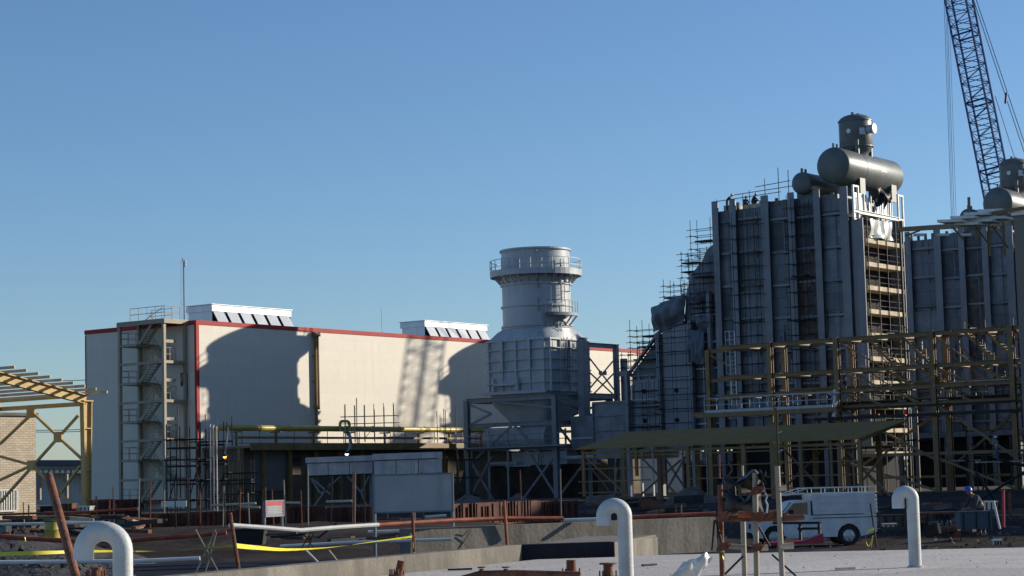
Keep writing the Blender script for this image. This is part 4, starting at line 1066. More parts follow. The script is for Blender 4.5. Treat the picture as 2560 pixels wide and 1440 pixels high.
# rubble at far left
rp = onz(60, 1390, -1.9)
heap('rubble', 'dark grey rubble bank at the lower left corner', mz(onz(40, 1425, -1.9), -1.95), 3.4, 9, 1.0, M['gravel'], 5, 34, 'stuff', 'rubble', .5)
mb = MB(); rnd = random.Random(3)
for i in range(700):
    x, y = rnd.uniform(-30, 330), rnd.uniform(1335, 1440); p = onz(x, y, -1.9+.25*rnd.random()); p.z = -1.9+max(0, .9*(1-abs(x-40)/250))*rnd.uniform(.3, 1)
    s = rnd.uniform(.03, .13); ax = [Vector([rnd.uniform(-1, 1) for _ in range(3)]).normalized()*s*rnd.uniform(.5, 1.2) for _ in range(3)]
    mb.obox(p, *ax)
o = mb.build('gravel', M['gravel']); tag(o, 'loose broken stones scattered over the rubble bank', 'stones', None, 'stuff')
mb = MB()
for i in range(1500):
    x, y = rnd.uniform(1700, 2560), rnd.uniform(1300, 1378); p = onz(x, y, -2.25); p.z = ground_z(p.x, p.y)
    s = rnd.uniform(.03, .14); ax = [Vector([rnd.uniform(-1, 1) for _ in range(3)]).normalized()*s*rnd.uniform(.5, 1.3) for _ in range(3)]
    mb.obox(p, *ax)
o = mb.build('gravel', M['soil']); tag(o, 'clods and stones strewn over the shaded track behind the slab', 'clods', None, 'stuff')

# ================================================================== rusty formwork walls with reinforcing
def formwork(label, x0, y0, x1, y1, Y0, Y1, zb, seed):
    p = at(x0, y0, Y0); q = at(x1, y1, Y1); rnd = random.Random(seed)
    t = thing('formwork_wall', mz((p+q)/2, zb), label, 'formwork')
    L = (q-p).length; d = (q-p)/L; n = Vector((d.y, -d.x, 0)).normalized(); w = 0; h = 0
    np_ = max(2, int(L/1.6))
    for i in range(np_):
        a = p.lerp(q, i/np_); b = p.lerp(q, (i+1)/np_); dz = rnd.uniform(-.04, .05); off = n*rnd.uniform(0, .05)
        def f(m):
            m.obox(mz(a, zb)+off, mz(b-d*.03, zb)-mz(a, zb), -n*.06, Z*(a.z-zb+dz))
            k = int((b-a).length/.2)
            for j in range(k):
                if rnd.random() < .25: continue
                c = a.lerp(b, (j+rnd.random()*.6)/k); m.obox(mz(c, zb)+off+n*.002, d*rnd.choice((.03, .05, .09)), n*rnd.uniform(.03, .09), Z*(a.z-zb+dz-rnd.choice((0, 0, .05, .15))))
        part('panel', M['rustw'], t, f)
    part('waler', M['rust'], t, lambda m: (m.obox(mz(p, zb+(p.z-zb)*.3)+n*.1, mz(q, 0)-mz(p, 0), n*.05, Z*.05),))
    return t
formwork('rust-brown formwork wall to the right of the blank signboard', 1128, 1258, 1446, 1252, 84, 92, -2.0, 1)
formwork('rust-brown formwork wall between the red sign and the blank signboard', 700, 1270, 932, 1266, 84, 84, -2.1, 2)
formwork('rust-brown formwork wall between the white panel and the red sign', 352, 1284, 700, 1272, 82, 84, -2.1, 3)
formwork('low dark red formwork strip left of the white panel', 228, 1248, 352, 1246, 90, 92, -.95, 4)
# thin upright tubes standing out of the work, each one by itself
rnd = random.Random(11)
ups = [(375, 1200, 1300), (411, 1225, 1310), (470, 1188, 1290), (500, 1230, 1300), (556, 1215, 1290), (563, 1230, 1295), (597, 1225, 1305), (625, 1232, 1290), (651, 1222, 1285), (662, 1218, 1290), (715, 1200, 1275), (717, 1240, 1275),
       (755, 1225, 1310), (770, 1172, 1300), (826, 1190, 1275), (880, 1180, 1300), (886, 1182, 1305), (912, 1182, 1290), (965, 1235, 1290), (1036, 1160, 1290), (1057, 1180, 1262), (1305, 1175, 1260), (1402, 1172, 1260), (242, 1240, 1300), (270, 1245, 1320), (62, 1255, 1290), (72, 1262, 1290), (1690, 1262, 1292), (1702, 1262, 1292), (1555, 1262, 1290), (285, 1218, 1300), (345, 1195, 1290), (440, 1205, 1285), (685, 1225, 1262)]
for i, (x, y0, y1) in enumerate(ups):
    Y = 80+rnd.uniform(-3, 3); p = at(x, y1, Y); q = at(x+rnd.uniform(-6, 6), y0, Y)
    o = MB().tube([q, mz(p, min(p.z, -1.9))], .027, 6).build('scaffold_pole', M['rust'] if i % 3 == 0 else M['cage'] if i % 3 == 1 else M['dark'])
    o['_px'] = x
    tag(o, None, 'pole', 'poles standing out of the formwork')
    where = ('left of the white panel' if x < 410 else 'between white panel and red sign' if x < 700 else 'between red sign and blank signboard' if x < 940 else 'right of the blank signboard')
    col = ('rusty', 'pale', 'dark')[i % 3]
    o['label'] = '%s thin pole %s' % (col, where)
# cross tubes among the poles
for x0, y0, x1, y1, m, lab in ((530, 1263, 640, 1258, 'plank', 'pale level tube left of the red sign'), (600, 1266, 650, 1268, 'plank', 'short pale tube hanging below its longer neighbour'), (815, 1254, 880, 1252, 'plank', 'level tube under the left trough'), (700, 1256, 752, 1257, 'plank', 'short tube right behind the red sign'), (940, 1298, 1000, 1296, 'rust', 'rusty tube under the blank signboard'), (1062, 1292, 1115, 1288, 'white', 'whitish tube under right half of the signboard')):
    o = MB().tube([at(x0, y0, 79), at(x1, y1, 79)], .05, 6).build('loose_tube', M[m]); tag(o, lab, 'tube')

# ================================================================== signs
def sign(label, x0, x1, yt, yb, Y, base_l, base_r, m, zf, name='signboard', rot=0):
    pl, pr = at(x0, yt, Y), at(x1, yt-1, Y+rot); ql = at(x0, yb, Y); h = pl.z-ql.z
    t = thing(name, mz((pl+pr)/2, zf), label, 'sign'); d = (mz(pr, 0)-mz(pl, 0)); L = d.length; d /= L; n = Vector((d.y, -d.x, 0))
    part('panel', m, t, lambda mb: mb.obox(mz(pl, ql.z), d*L, -n*.03, Z*h))
    part('frame', M['steel_l'], t, lambda mb: (mb.obox(mz(pl, ql.z)-Z*.04+n*.02, d*L, -n*.06, Z*.04), mb.obox(mz(pl, pl.z)+n*.02, d*L, -n*.06, Z*.04), mb.obox(mz(pl, ql.z-.04)+n*.021-d*.04, d*.04, -n*.06, Z*(h+.08)), mb.obox(mz(pr, ql.z-.04)+n*.021, d*.04, -n*.06, Z*(h+.08))))
    for p in (pl+d*.0, pr):
        part('post', M['steel_l'], t, lambda mb: mb.tube([mz(p, zf)-n*.06, mz(p, pl.z+.02)-n*.06], .045, 8))
    return t, pl, d, n, h, L
sign('large blank blue-grey signboard on two posts', 934, 1129, 1190, 1280, 56, 0, 0, M['board'], -1.95)
t, pl, d, n, h, L = sign('small red and white notice tilted above formwork', 664, 708, 1254, 1290, 72, 0, 0, M['steel_l'], -1.9, rot=1.2)
part('header', M['redp'], t, lambda m: (m.obox(mz(pl, pl.z-.14)+n*.004, d*L*.98, n*.006, Z*.12), m.obox(mz(pl, pl.z-h+.01)+n*.004, d*.05, n*.006, Z*h*.75), m.obox(mz(pl, pl.z-h+.01)+n*.004+d*(L-.06), d*.05, n*.006, Z*h*.75)))
part('text_lines', M['steel'], t, lambda m: [m.obox(mz(pl, pl.z-.19-k*.055)+n*.004+d*(.1+.02*(k % 3)), d*(L-.22-.05*(k % 2)), n*.006, Z*.02) for k in range(5)])

# ================================================================== pale troughs on braced stands
def trough(label, x0, x1, y0, y1, Y, mcol):
    p = at(x0, y1, Y); q = at(x1, y1-(x1-x0)*.035, Y); top = at(x0, y0, Y).z
    t = thing('trough', mz((p+q)/2, GZ-.4), label, 'trough')
    d = q-p; h = top-p.z
    n = 3
    for i in range(n):
        a = p.lerp(q, i/n); b = p.lerp(q, (i+1)/n)
        part('side_panel', mcol, t, lambda m: m.obox(a, b-a-d.normalized()*.03, Vector((0, 1.6, 0)), Z*h*.66))
    part('top_panel', mcol, t, lambda m: m.obox(p+Z*h*.70-d*.02+Vector((0, -.12, 0)), d*1.02, Vector((0, 1.9, 0)), Z*h*.30))
    part('lip', M['dark'], t, lambda m: m.obox(p-Z*.06+Vector((0, .05, 0)), d, Vector((0, 1.5, 0)), Z*.055))
    for u in (.0, .97):
        part('leg', M['steel_l'], t, lambda m: m.beam(p.lerp(q, u)+Vector((.05, .3, 0)), mz(p.lerp(q, u), GZ-.5)+Vector((.05, .3, 0)), .1, .1, A))
    for u0, u1, v0, v1 in ((.02, .35, 0, 1), (.35, .02, .45, 1.9), (.02, .2, .0, .95), (.55, .2, 0, .95), (.6, .83, 0, .95), (.98, .83, 0, .95), (.83, .95, .95, 2)):
        part('brace', M['steel_l'], t, lambda m: m.beam(p.lerp(q, u0)+Vector((0, .2, -v0)), p.lerp(q, u1)+Vector((0, .2, -v1)), .07, .08))
trough('left pale blue trough on crossed legs, lamp above it', 768, 928, 1144, 1189, 108, M['box'])
trough('right pale trough higher than its neighbour, above the signboard', 935, 1104, 1135, 1187, 106, M['box'])

# ================================================================== dark scaffold towers by the hall corner
def pscaf(label, x0, x1, ytop, ybot, Y, lift, seed, nx, r=.042, planks=(), m=None, sy=1.6, zb=None):
    p = at(x0, ybot, Y); q = at(x1, ybot, Y); zt = at(x0, ytop, Y).z; L = q.x-p.x
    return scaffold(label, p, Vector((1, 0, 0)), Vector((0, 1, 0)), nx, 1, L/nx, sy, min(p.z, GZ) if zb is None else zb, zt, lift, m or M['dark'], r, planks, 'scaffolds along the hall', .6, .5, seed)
pscaf('dark scaffold tower in front of the stair tower foot', 418, 492, 1075, 1262, 150, 1.45, 21, 3, .045, [(0, 1, 1.9), (0, 1, 3.2), (.1, 1, .6)])
pscaf('dark scaffold tower wrapping the red hall corner, white pipes inside', 495, 562, 1075, 1262, 151, 1.4, 22, 3, .045, [(0, 1, 3.4), (.2, 1, 2.0), (0, .8, .8)])
pscaf('smaller dark scaffold left of the roller door', 572, 628, 1160, 1262, 149, .75, 23, 2, .05, [(0, 1, .8)])
pscaf('light scaffold grid in front of sunny wall above the gas pipe', 862, 984, 1026, 1066, 183, .62, 24, 5, .03, [], sy=.8, zb=4.1, m=M['cage'])
pscaf('small dark scaffold at left foot of the exhaust stack', 1145, 1180, 1140, 1255, 140, 1.2, 25, 2, .05, [])
for i, (x, y0, w) in enumerate(((525, 1066, 5), (533, 1068, 6), (541, 1072, 6))):
    Y = 148; p = at(x, y0, Y)
    o = MB().tube([mz(p, GZ), p+Z*0, p+Vector((0, .25, .15))], w/FPX*Y/2*.6, 8).build('white_riser_pipe', M['box'], smooth=True)
    tag(o, ('left', 'middle', 'right')[i]+'most of three white riser pipes inside the corner scaffold' if i != 1 else 'middle of three white riser pipes inside the corner scaffold', 'pipe', 'riser pipes')
rnd = random.Random(9)
for i, (x, y0, y1) in enumerate(((1093, 1028, 1066), (1110, 1022, 1066), (1114, 1025, 1064), (1140, 1014, 1062), (580, 1040, 1064), (514, 1035, 1062), (445, 1010, 1072), (470, 1020, 1072), (892, 995, 1064))):
    p = onB(x, y1, 46.8); q = onB(x-1, y0, 46.8)
    o = MB().tube([mz(p, 4.1), q], .045, 5).build('thin_pole', M['dark']); tag(o, 'thin dark pole rising above the gas pipe before the hall wall', 'pole', 'poles above the gas pipe')
# lamps
def lamp(label, x, y, Y, m, arm, r=.11):
    p = at(x, y, Y); t = thing('site_lamp', mz(p, GZ), label, 'lamp')
    part('bulb', m, t, lambda mb: mb.lathe(p, Z, [(0, -r*.9), (r*.8, -r*.5), (r, 0), (r*.8, r*.5), (0, r*.9)], 10), True)
    part('shade', M['dark'], t, lambda mb: mb.lathe(p, Z, [(r*1.6, r*.1), (r*1.2, r*1.0), (.03, r*1.5)], 10), True)
    part('arm', M['steel_l'], t, lambda mb: mb.tube(arm(p), .06, 6))
lamp('lit orange site lamp on dark scaffold near hall corner', 562, 1142, 146, M['lamp_o'], lambda p: [p+Z*.12, p+Z*.5+A*.1, p+Z*2.0+Vector((.2, .3, 0))], .13)
lamp('lit white-pink lamp hanging from curved arm over left trough', 867, 1135, 106, M['lamp_w'], lambda p: [p+Z*.12, p+Z*.25+Vector((.14, 0, 0)), p+Z*.9+Vector((.2, .1, 0)), p+Z*1.0+Vector((0, .2, 0))], .10)
lamp('small red lit lamp on the pipe rack', 2265, 1037, 150, M['lamp_r'], lambda p: [p-Z*.1, p-Z*1.0+Vector((.1, 0, 0))], .07)
t = thing('curved_arm', onB(875, 1085, 44), 'white curved pipe arm drooping below the gas pipe', 'pipe')
part('arm', M['tarp'], t, lambda m: m.tube([onB(862, 1080, 44), onB(870, 1081, 44), onB(874, 1090, 44), onB(877, 1105, 44), onB(878, 1125, 44)], .14, 8), True)
o = MB().obox(at(403, 1268, 84), (1.0, .1, 0), (0, .05, 0), (0, 0, .24)).build('white_sheet', M['white']); tag(o, 'white panel propped on the formwork, left of picture', 'panel')

# ================================================================== rails, trestles, tape
def prail(label, pts, r, m, Y, cat='rail', n=8):
    P = [at(x, y, Y+dy) for x, y, dy in pts]
    o = MB().tube(P, r, n).build('rail_pipe', M[m], smooth=True); return tag(o, label, cat, 'pipe rails around the pit')
prail('whitish barrier rail left of the blank signboard, bowing slightly', ((574, 1313, 0), (660, 1319, .6), (752, 1326, 1.2), (850, 1318, 2), (946, 1312, 2.8)), .052, 'white', 47)
prail('long red-orange barrier rail running right from the signboard', ((944, 1313, 0), (1030, 1307, .6), (1130, 1301, 1.5), (1262, 1296, 2.4), (1408, 1296, 3)), .055, 'orange', 50.2)
prail('short whitish rail on the retaining wall left of middle vent pipe', ((1408, 1301, 0), (1500, 1298, 0)), .05, 'white', 54)
prail('red-orange rail between middle vent pipe and rusty scaffold', ((1560, 1294, 0), (1790, 1284, .5)), .055, 'orange', 53)
prail('orange rail crossing behind the left vent pipe', ((-20, 1339, 0), (60, 1345, 0), (165, 1352, 0), (330, 1350, 0), (470, 1340, 0), (566, 1331, 0)), .05, 'orange', 43)
prail('lowest pale rail behind the left vent pipe', ((-20, 1406, 0), (340, 1403, 0), (500, 1396, 0)), .035, 'white', 34)
prail('dull grey rail over the rubble at far left', ((-20, 1311, 0), (60, 1310, 0), (260, 1306, 0)), .045, 'white', 60)
prail('thin grey rail low behind the signboard posts', ((700, 1366, 0), (880, 1356, 0), (1130, 1348, 0)), .04, 'white', 51)
prail('red and yellow thin pole lying over the left formwork', ((110, 1282, 0), (200, 1281, 0), (345, 1272, 0)), .045, 'orange', 70)
prail('pale rail behind signboard just above the pit', ((920, 1330, 0), (1135, 1323, 0)), .045, 'white', 58)
prail('dark rail crossing low before the retaining wall', ((1060, 1350, 0), (1198, 1345, 0)), .045, 'dark', 53)
prail('brown rail at left edge in front of brick building', ((-20, 1287, 0), (100, 1283, 0), (230, 1290, 0)), .04, 'rust', 75)
def stake(label, x0, y0, x1, y1, Y, r, m, Y1=None):
    o = MB().tube([at(x0, y0, Y), at(x1, y1, Y1 or Y)], r, 8).build('stake', M[m], smooth=True); return tag(o, label, 'stake')
stake('leaning rust-and-white stake carrying the whitish rail', 575, 1282, 600, 1446, 38, .035, 'rust')
stake('rusty stake knotted with yellow tape, below the signboard', 1031, 1280, 1036, 1392, 46, .035, 'rust')
stake('rusty stake holding the long orange rail', 1260, 1252, 1268, 1368, 51, .04, 'orange')
def trestle(label, x, y, w, h, Y, lean=0):
    t = thing('trestle', at(x, y+h/2, Y), label, 'trestle')
    for (x0, y0), (x1, y1) in (((x-w/2, y-h/2), (x+w/2, y+h/2)), ((x+w/2-8, y-h/2), (x-w/2, y+h/2)), ((x+w/2-6, y-h/2+6), (x-w*.1, y+h/2+3))):
        part('leg', M['cage'] if w > 50 else M['dark'], t, lambda m: m.tube([at(x0, y0, Y), at(x1, y1, Y+lean)], .014, 6))
trestle('crossed-tube trestle under the orange rail, left of the pit', 518, 1378, 58, 108, 38)
trestle('crossed-tube trestle between two signboard posts and tape', 770, 1350, 44, 60, 50)
trestle('low crossed trestle leaning beside signboard right post', 1150, 1350, 60, 50, 52)
stake('thin diagonal prop falling to the kerb under the tape, left one', 765, 1376, 797, 1408, 41, .02, 'white')
stake('thin diagonal prop falling to the kerb under the tape, right one', 822, 1376, 843, 1402, 42, .018, 'plank')
stake('dark bar leaning off the signboard right post', 1137, 1318, 1168, 1358, 53, .03, 'dark')
# tangle of old formwork timber behind the tape
rnd = random.Random(6)
t = thing('timber_pile', at(900, 1350, 55), 'tangle of dark boards and tubes lying between tape and signboard', 'timber pile')
for i in range(26):
    x = rnd.uniform(655, 1120); y = rnd.uniform(1335, 1352); w = rnd.uniform(30, 110); Y = rnd.uniform(54, 59)
    p = at(x, y, Y); q = at(x+w, y+rnd.uniform(-8, 6), Y+rnd.uniform(-1, 1))
    part('board', M[rnd.choice(('dark', 'rust', 'mound', 'conc'))], t, lambda m: m.beam(p, q, .15, .06))
stake('curved grey branch-like tube rising right of the timber pile', 795, 1345, 842, 1308, 52, .025, 'dark')
o = MB().obox(mz(at(592, 1362, 56), -1.92), (.7, 0, 0), (0, .6, 0), (0, 0, .32)).build('dark_container', M['rubber']) if False else None
t = thing('black_tank', mz(at(625, 1360, 57), -1.93), 'black open tub left of the timber pile', 'tub')
p = at(592, 1362, 57); q = at(656, 1362, 57); hh = at(600, 1326, 57).z-p.z
part('body', M['rubber'], t, lambda m: (m.extr([p, q, q+Z*hh+Vector((.05, 0, 0)), p+Z*hh-Vector((.05, 0, 0))], Vector((0, .8, 0)))))
part('rim', M['dark'], t, lambda m: m.obox(p+Z*hh-Vector((.09, .04, 0)), (q.x-p.x+.18, 0, 0), (0, .88, 0), (0, 0, .04)))
t = thing('timber_pile', at(150, 1320, 60), 'litter of boards, blocks and tubes behind the leaning pipe, far left', 'timber pile')
for i in range(34):
    x = rnd.uniform(0, 340); y = rnd.uniform(1290, 1335); w = rnd.uniform(15, 90); Y = rnd.uniform(60, 72)
    p = at(x, y, Y); q = at(x+w, y+rnd.uniform(-10, 8), Y+rnd.uniform(-1, 1))
    part('board', M[rnd.choice(('dark', 'rust', 'mound', 'conc', 'plank'))], t, lambda m: m.beam(p, q, .18, rnd.choice((.06, .12, .2))))
for lab, xa, xb, ya, yb, Ya, Yb, n_ in (('low litter of timber and sheet along the track behind the right vent pipe', 2105, 2560, 1262, 1330, 74, 90, 46), ('scattered boards and tubes before the soil heap under the shed', 1450, 1800, 1240, 1284, 84, 104, 24)):
    t = thing('timber_pile', at((xa+xb)/2, yb, Ya), lab, 'timber pile')
    for i in range(n_):
        x = rnd.uniform(xa, xb); k = rnd.random(); y = yb+(ya-yb)*k; Y = Ya+(Yb-Ya)*k; w = rnd.uniform(12, 80)
        p = at(x, y, Y); g = ground_z(p.x, p.y)+.1; p.z = max(g, min(p.z, g+.9)); q = p+Vector((w/FPX*Y, rnd.uniform(-1, 1), rnd.uniform(-.05, .12)))
        part('board', M[rnd.choice(('dark', 'rust', 'mound', 'conc', 'soil_shade', 'case_r'))], t, lambda m: m.beam(p, q, rnd.choice((.15, .3, .5)), rnd.choice((.06, .12, .25, .4))))
# tape
def tape(label, pts, Y, w=.075, tw=.5):
    P = [at(x, y, Y+dy) for x, y, dy in pts]; n = 60; mb = MB()
    def c(u):
        s = u*(len(P)-1); i = min(int(s), len(P)-2); f_ = s-i
        p0, p1, p2, p3 = P[max(i-1, 0)], P[i], P[i+1], P[min(i+2, len(P)-1)]
        return .5*((2*p1)+(p2-p0)*f_+(2*p0-5*p1+4*p2-p3)*f_*f_+(3*p1-p0-3*p2+p3)*f_**3)
    mb.grid(lambda u, v: c(u)+(v-.5)*w*Vector((0, math.sin(u*9)*tw, math.cos(u*9*tw)*.8+.2)), n, 2)
    mb.grid(lambda u, v: c(1-u)+Vector((0, .006, 0))+(v-.5)*w*Vector((0, math.sin((1-u)*9)*tw, math.cos((1-u)*9*tw)*.8+.2)), n, 2)
    o = mb.build('barrier_tape', M['tape'], smooth=True); return tag(o, label, 'tape', 'yellow barrier tape')
tape('yellow tape from left edge to the leaning stake', ((-20, 1386, 0), (100, 1382, 0), (250, 1378, 1), (400, 1378, 2), (500, 1372, 2), (588, 1364, 2)), 36, .07, .3)
tape('yellow tape sagging from the leaning stake to the knotted stake', ((588, 1364, 0), (640, 1369, 1), (720, 1374, 3), (830, 1368, 5), (950, 1352, 7), (1034, 1341, 8)), 38, .085, .3)
tape('yellow tape end hanging in a curl off the knotted stake', ((1033, 1341, 0), (1033, 1362, 0), (1037, 1386, 0), (1048, 1384, 0), (1060, 1398, -.2), (1062, 1418, -.2)), 45.8, .09, .8)
tape('yellow tape knot on the orange rail at far left', ((62, 1346, 0), (66, 1356, 0), (60, 1364, 0), (56, 1352, 0)), 42.9, .07, .8)

# ================================================================== vent pipes
def goose(label, mouth, bend_l, top, bend_r, base, dia, Y):
    """white steel vent: leg to the right, half-round bend, open mouth to the left"""
    sc = .2/dia; Yp = Y
    r = dia/FPX*Y/2
    xr = (bend_r-dia/2); xl = (bend_l+dia/2); xm = (xr+xl)/2; R0 = (xr-xl)/2/FPX*Y
    cz = at(xm, top, Yp).z-r-R0 if True else 0
    R1 = max(R0, r*1.15)
    cz = at(xm, top, Yp).z-r-R1
    C = mz(at(xm, top+20, Yp), cz)
    ph = math.acos(min(1, R0/R1)); hd = Vector((math.cos(ph), math.sin(ph), 0))
    leg = C+hd*R1
    bz = SLAB if base is None else at(base[0], base[1], Yp).z
    # the ray to the leg base fixes where it stands
    t = thing('vent_pipe', mz(leg, SLAB), label, 'vent pipe', 'gooseneck vent pipes')
    mz_ = at(mouth[0], mouth[1], Yp).z
    lean = Vector((0, 0, 0))
    P = [mz(leg, SLAB-.02)]+[mz(leg, SLAB+(cz-SLAB)*k/4) for k in (1, 2, 3)]+[C+hd*R1*math.cos(a)+Z*R1*math.sin(a) for a in [math.pi*k/16 for k in range(17)]]+[mz(C-hd*R1, mz_)]
    ri = r*.93
    def f(m):
        m.tube(P, r, 28, False)
        m.tube([mz(C-hd*R1, mz_+.03), mz(C-hd*R1, mz_)], ri, 28, False)
        e = C-hd*R1; m.lathe(mz(e, mz_), Z, [(r, 0), (ri, 0)], 28)
    part('pipe', M['goose'], t, f, True)
    part('throat', M['void'], t, lambda m: m.lathe(mz(C-hd*R1, mz_+.03), Z, [(0, 0), (ri, 0)], 20))
    part('collar', M['steel'], t, lambda m: m.lathe(mz(leg, SLAB), Z, [(r*1.3, 0), (r*1.3, .02), (r*1.02, .03), (r*1.02, .01)], 24))
    for z in (.35, .8):
        part('weld_seam', M['goose'], t, lambda m: m.lathe(mz(leg, SLAB+z*(cz-SLAB)), Z, [(r, -.008), (r*1.015, 0), (r, .008)], 28))
    return t
goose('large white gooseneck vent pipe, leftmost and nearest', (210, 1400), 184, 1303, 331, None, 50, 21)
goose('white gooseneck vent pipe in the middle, left of the plastic sheet', (1506, 1314), 1490, 1245, 1579, None, 37, 28.5)
goose('white gooseneck vent pipe at right, beyond the van, far edge of slab', (2246, 1271), 2229, 1214, 2296, None, 31, 34.2)

# ================================================================== foreground rusty things
t = thing('leaning_pipe', at(184, 1440, 23), 'thick rusty pipe leaning left beside the nearest vent pipe', 'pipe')
p, q = at(122, 1190, 25), at(192, 1452, 23)
r = 11/FPX*24
def f(m): m.tube([p, p.lerp(q, .3), p.lerp(q, .7), q], r, 20, False); m.tube([p, p.lerp(q, .1)], r*.88, 20, False); m.lathe(p, (p-q).normalized(), [(r, 0), (r*.88, 0)], 20)
part('tube', M['rust'], t, f, True)
part('inside', M['void'], t, lambda m: m.lathe(p.lerp(q, .05), (p-q).normalized(), [(0, 0), (r*.87, 0)], 16))
def stub(label, x, yt, yb, Y, w, flange=0, tilt=0):
    p = at(x, yb, Y); q = at(x+tilt, yt, Y); r = w/FPX*Y/2
    t = thing('rusty_stub', p, label, 'pipe stub')
    part('tube', M['rust'], t, lambda m: m.tube([p-Z*.1, q], r, 16), True)
    d = (q-p).normalized()
    if flange: part('flange', M['rust'], t, lambda m: m.lathe(q-d*.02, d, [(0, 0), (r*flange, 0), (r*flange, .025), (0, .025)], 20))
    part('base_flange', M['rust'], t, lambda m: (m.lathe(p-Z*.02, Z, [(0, 0), (r*2.1, 0), (r*2.1, .03), (0, .03)], 20), [m.tube([p+Vector((math.cos(k)*r*1.7, math.sin(k)*r*1.7, 0)), p+Vector((math.cos(k)*r*1.7, math.sin(k)*r*1.7, .09))], .012, 6) for k in range(6)]))
stub('slanted rusty stub at the bottom edge, left of centre', 992, 1402, 1438, 31, 20, 0, 12)
stub('upright rusty stub with bolted foot at the bottom edge', 1428, 1400, 1436, 31.5, 25)
stub('rusty stub topped by wide flange left of middle vent pipe', 1520, 1408, 1442, 30.5, 24, 1.8)
stub('thick rusty stub tucked behind the left vent pipe', 240, 1418, 1446, 22.5, 26, 0, 2)
t = thing('valve_pipe', at(1240, 1436, 30), 'rusty horizontal pipe with two small valves at the bottom edge', 'pipe')
part('tube', M['rust'], t, lambda m: m.tube([at(1150, 1450, 30), at(1200, 1436, 30), at(1285, 1434, 30), at(1450, 1438, 30)], .055, 14), True)
for x in (1204, 1265):
    part('valve', M['rust'], t, lambda m: (m.tube([at(x, 1434, 30), at(x, 1422, 30)], .035, 10), m.lathe(at(x, 1420, 30), Z, [(0, 0), (.06, 0), (.06, .02), (0, .02)], 14)))
# plastic sheet
def fsheet(label, pts, Y, m, bul, seed, name='plastic_sheet', cat='plastic sheet', dep=.5, wr=1.0):
    P = [at(x, y, Y) for x, y in pts]
    def g(u, v):
        c = P[0].lerp(P[1], u).lerp(P[3].lerp(P[2], u), v)
        return c+Vector((0, -bul*math.sin(math.pi*u)*math.sin(math.pi*(v*.8+.2))+dep*v*0+wr*(.022*math.sin(u*11+v*5+seed)+.016*math.sin(v*13+u*4)), wr*(.022*math.sin(u*8+seed+v*4)+.008*math.sin(u*19+v*7))))
    mb = MB(); mb.grid(g, 26, 18); mb.grid(lambda u, v: g(1-u, v)+Vector((0, .012+bul*.6, 0)), 26, 18)
    o = mb.build(name, m, smooth=True); return tag(o, label, cat)
fsheet('crumpled translucent plastic sheet on the slab, right of middle vent pipe', ((1728, 1402), (1766, 1381), (1782, 1394), (1744, 1446)), 31, M['poly'], .10, 1, wr=.5)
fsheet('flat end of milky plastic film lying low on the slab', ((1710, 1404), (1740, 1396), (1742, 1448), (1672, 1448)), 31.2, M['poly'], .06, 3, wr=.4)

# rusty scaffold frame with a black plastic bundle
t = thing('rusty_scaffold', at(1880, 1470, 27), 'nearby rusty scaffold frame with cut tube ends, right of centre', 'scaffold')
YS = 27
def stp(x0, y0, x1, y1, dy=0, m='rust', r=.042, nm='upright'):
    part(nm, M[m], t, lambda mb: mb.tube([at(x0, y0, YS+dy), at(x1, y1, YS+dy)], r, 12), True)
stp(1798, 1136, 1799, 1196, .6, 'rust', .012); stp(1800, 1212, 1806, 1450, .5, 'rust', .034); stp(1857, 1290, 1862, 1450, 1.2, 'cage', .035)
stp(1887, 1182, 1892, 1450, 0, 'cage', .036); stp(1943, 1165, 1956, 1450, -.3, 'cage', .034); stp(1856, 1164, 1857, 1190, 1.2, 'plank', .014); stp(1834, 1215, 1838, 1290, .9, 'dark', .03)
for a in ((1795, 1296, 1990, 1294, .1, 'rust', .045), (1800, 1250, 1900, 1240, .8, 'dark', .03), (1805, 1365, 1862, 1368, .6, 'cage', .035), (1888, 1370, 1920, 1369, .1, 'plank', .038), (1950, 1366, 1984, 1364, -.3, 'plank', .04), (1890, 1288, 1845, 1286, .0, 'orange', .042), (1888, 1226, 1912, 1222, 0, 'plank', .04), (1854, 1226, 1876, 1224, .3, 'plank', .036), (1945, 1222, 1966, 1220, -.3, 'plank', .034), (1918, 1283, 1942, 1281, .1, 'orange', .036), (1960, 1297, 2010, 1293, -.3, 'rust', .035)):
    stp(*a[:5], a[5], a[6], 'cut_tube')
for a in ((1858, 1390, 1812, 1436), (1930, 1386, 1990, 1440), (1893, 1310, 1925, 1366), (1790, 1300, 1808, 1372), (1786, 1300, 1780, 1376)):
    stp(*a, .4, 'dark', .014, 'brace')
for x, y in ((1892, 1228), (1892, 1292), (1806, 1292), (1950, 1296), (1808, 1368), (1892, 1370), (1954, 1368), (1946, 1222), (1905, 1296), (1930, 1290)):
    p = at(x, y, YS-.1)
    part('coupler', M['rust'], t, lambda m: (m.obox(p-Vector((.055, .05, .05)), (.11, .01, .02), (0, .1, 0), (.01, 0, .10)), m.tube([p+Vector((.04, -.05, -.03)), p+Vector((.09, -.07, .05))], .012, 6), m.tube([p+Vector((-.04, -.05, .03)), p+Vector((-.09, -.06, -.04))], .012, 6)))
fsheet('black plastic bundle draped over top of the rusty scaffold', ((1814, 1196), (1906, 1182), (1912, 1215), (1820, 1224)), 27.3, M['btarp'], .3, 2, 'black_bag', 'plastic bag', wr=2.2)
fsheet('white-edged torn black plastic curling off the scaffold upright', ((1893, 1186), (1914, 1184), (1918, 1204), (1904, 1212)), 27.0, M['btarp'], .1, 5, 'black_bag', 'plastic bag', wr=2.2)
fsheet('slack black plastic sagging under the scaffold cross tube', ((1812, 1236), (1900, 1240), (1916, 1288), (1818, 1286)), 27.6, M['btarp'], .35, 7, 'black_bag', 'plastic bag', wr=2.2)
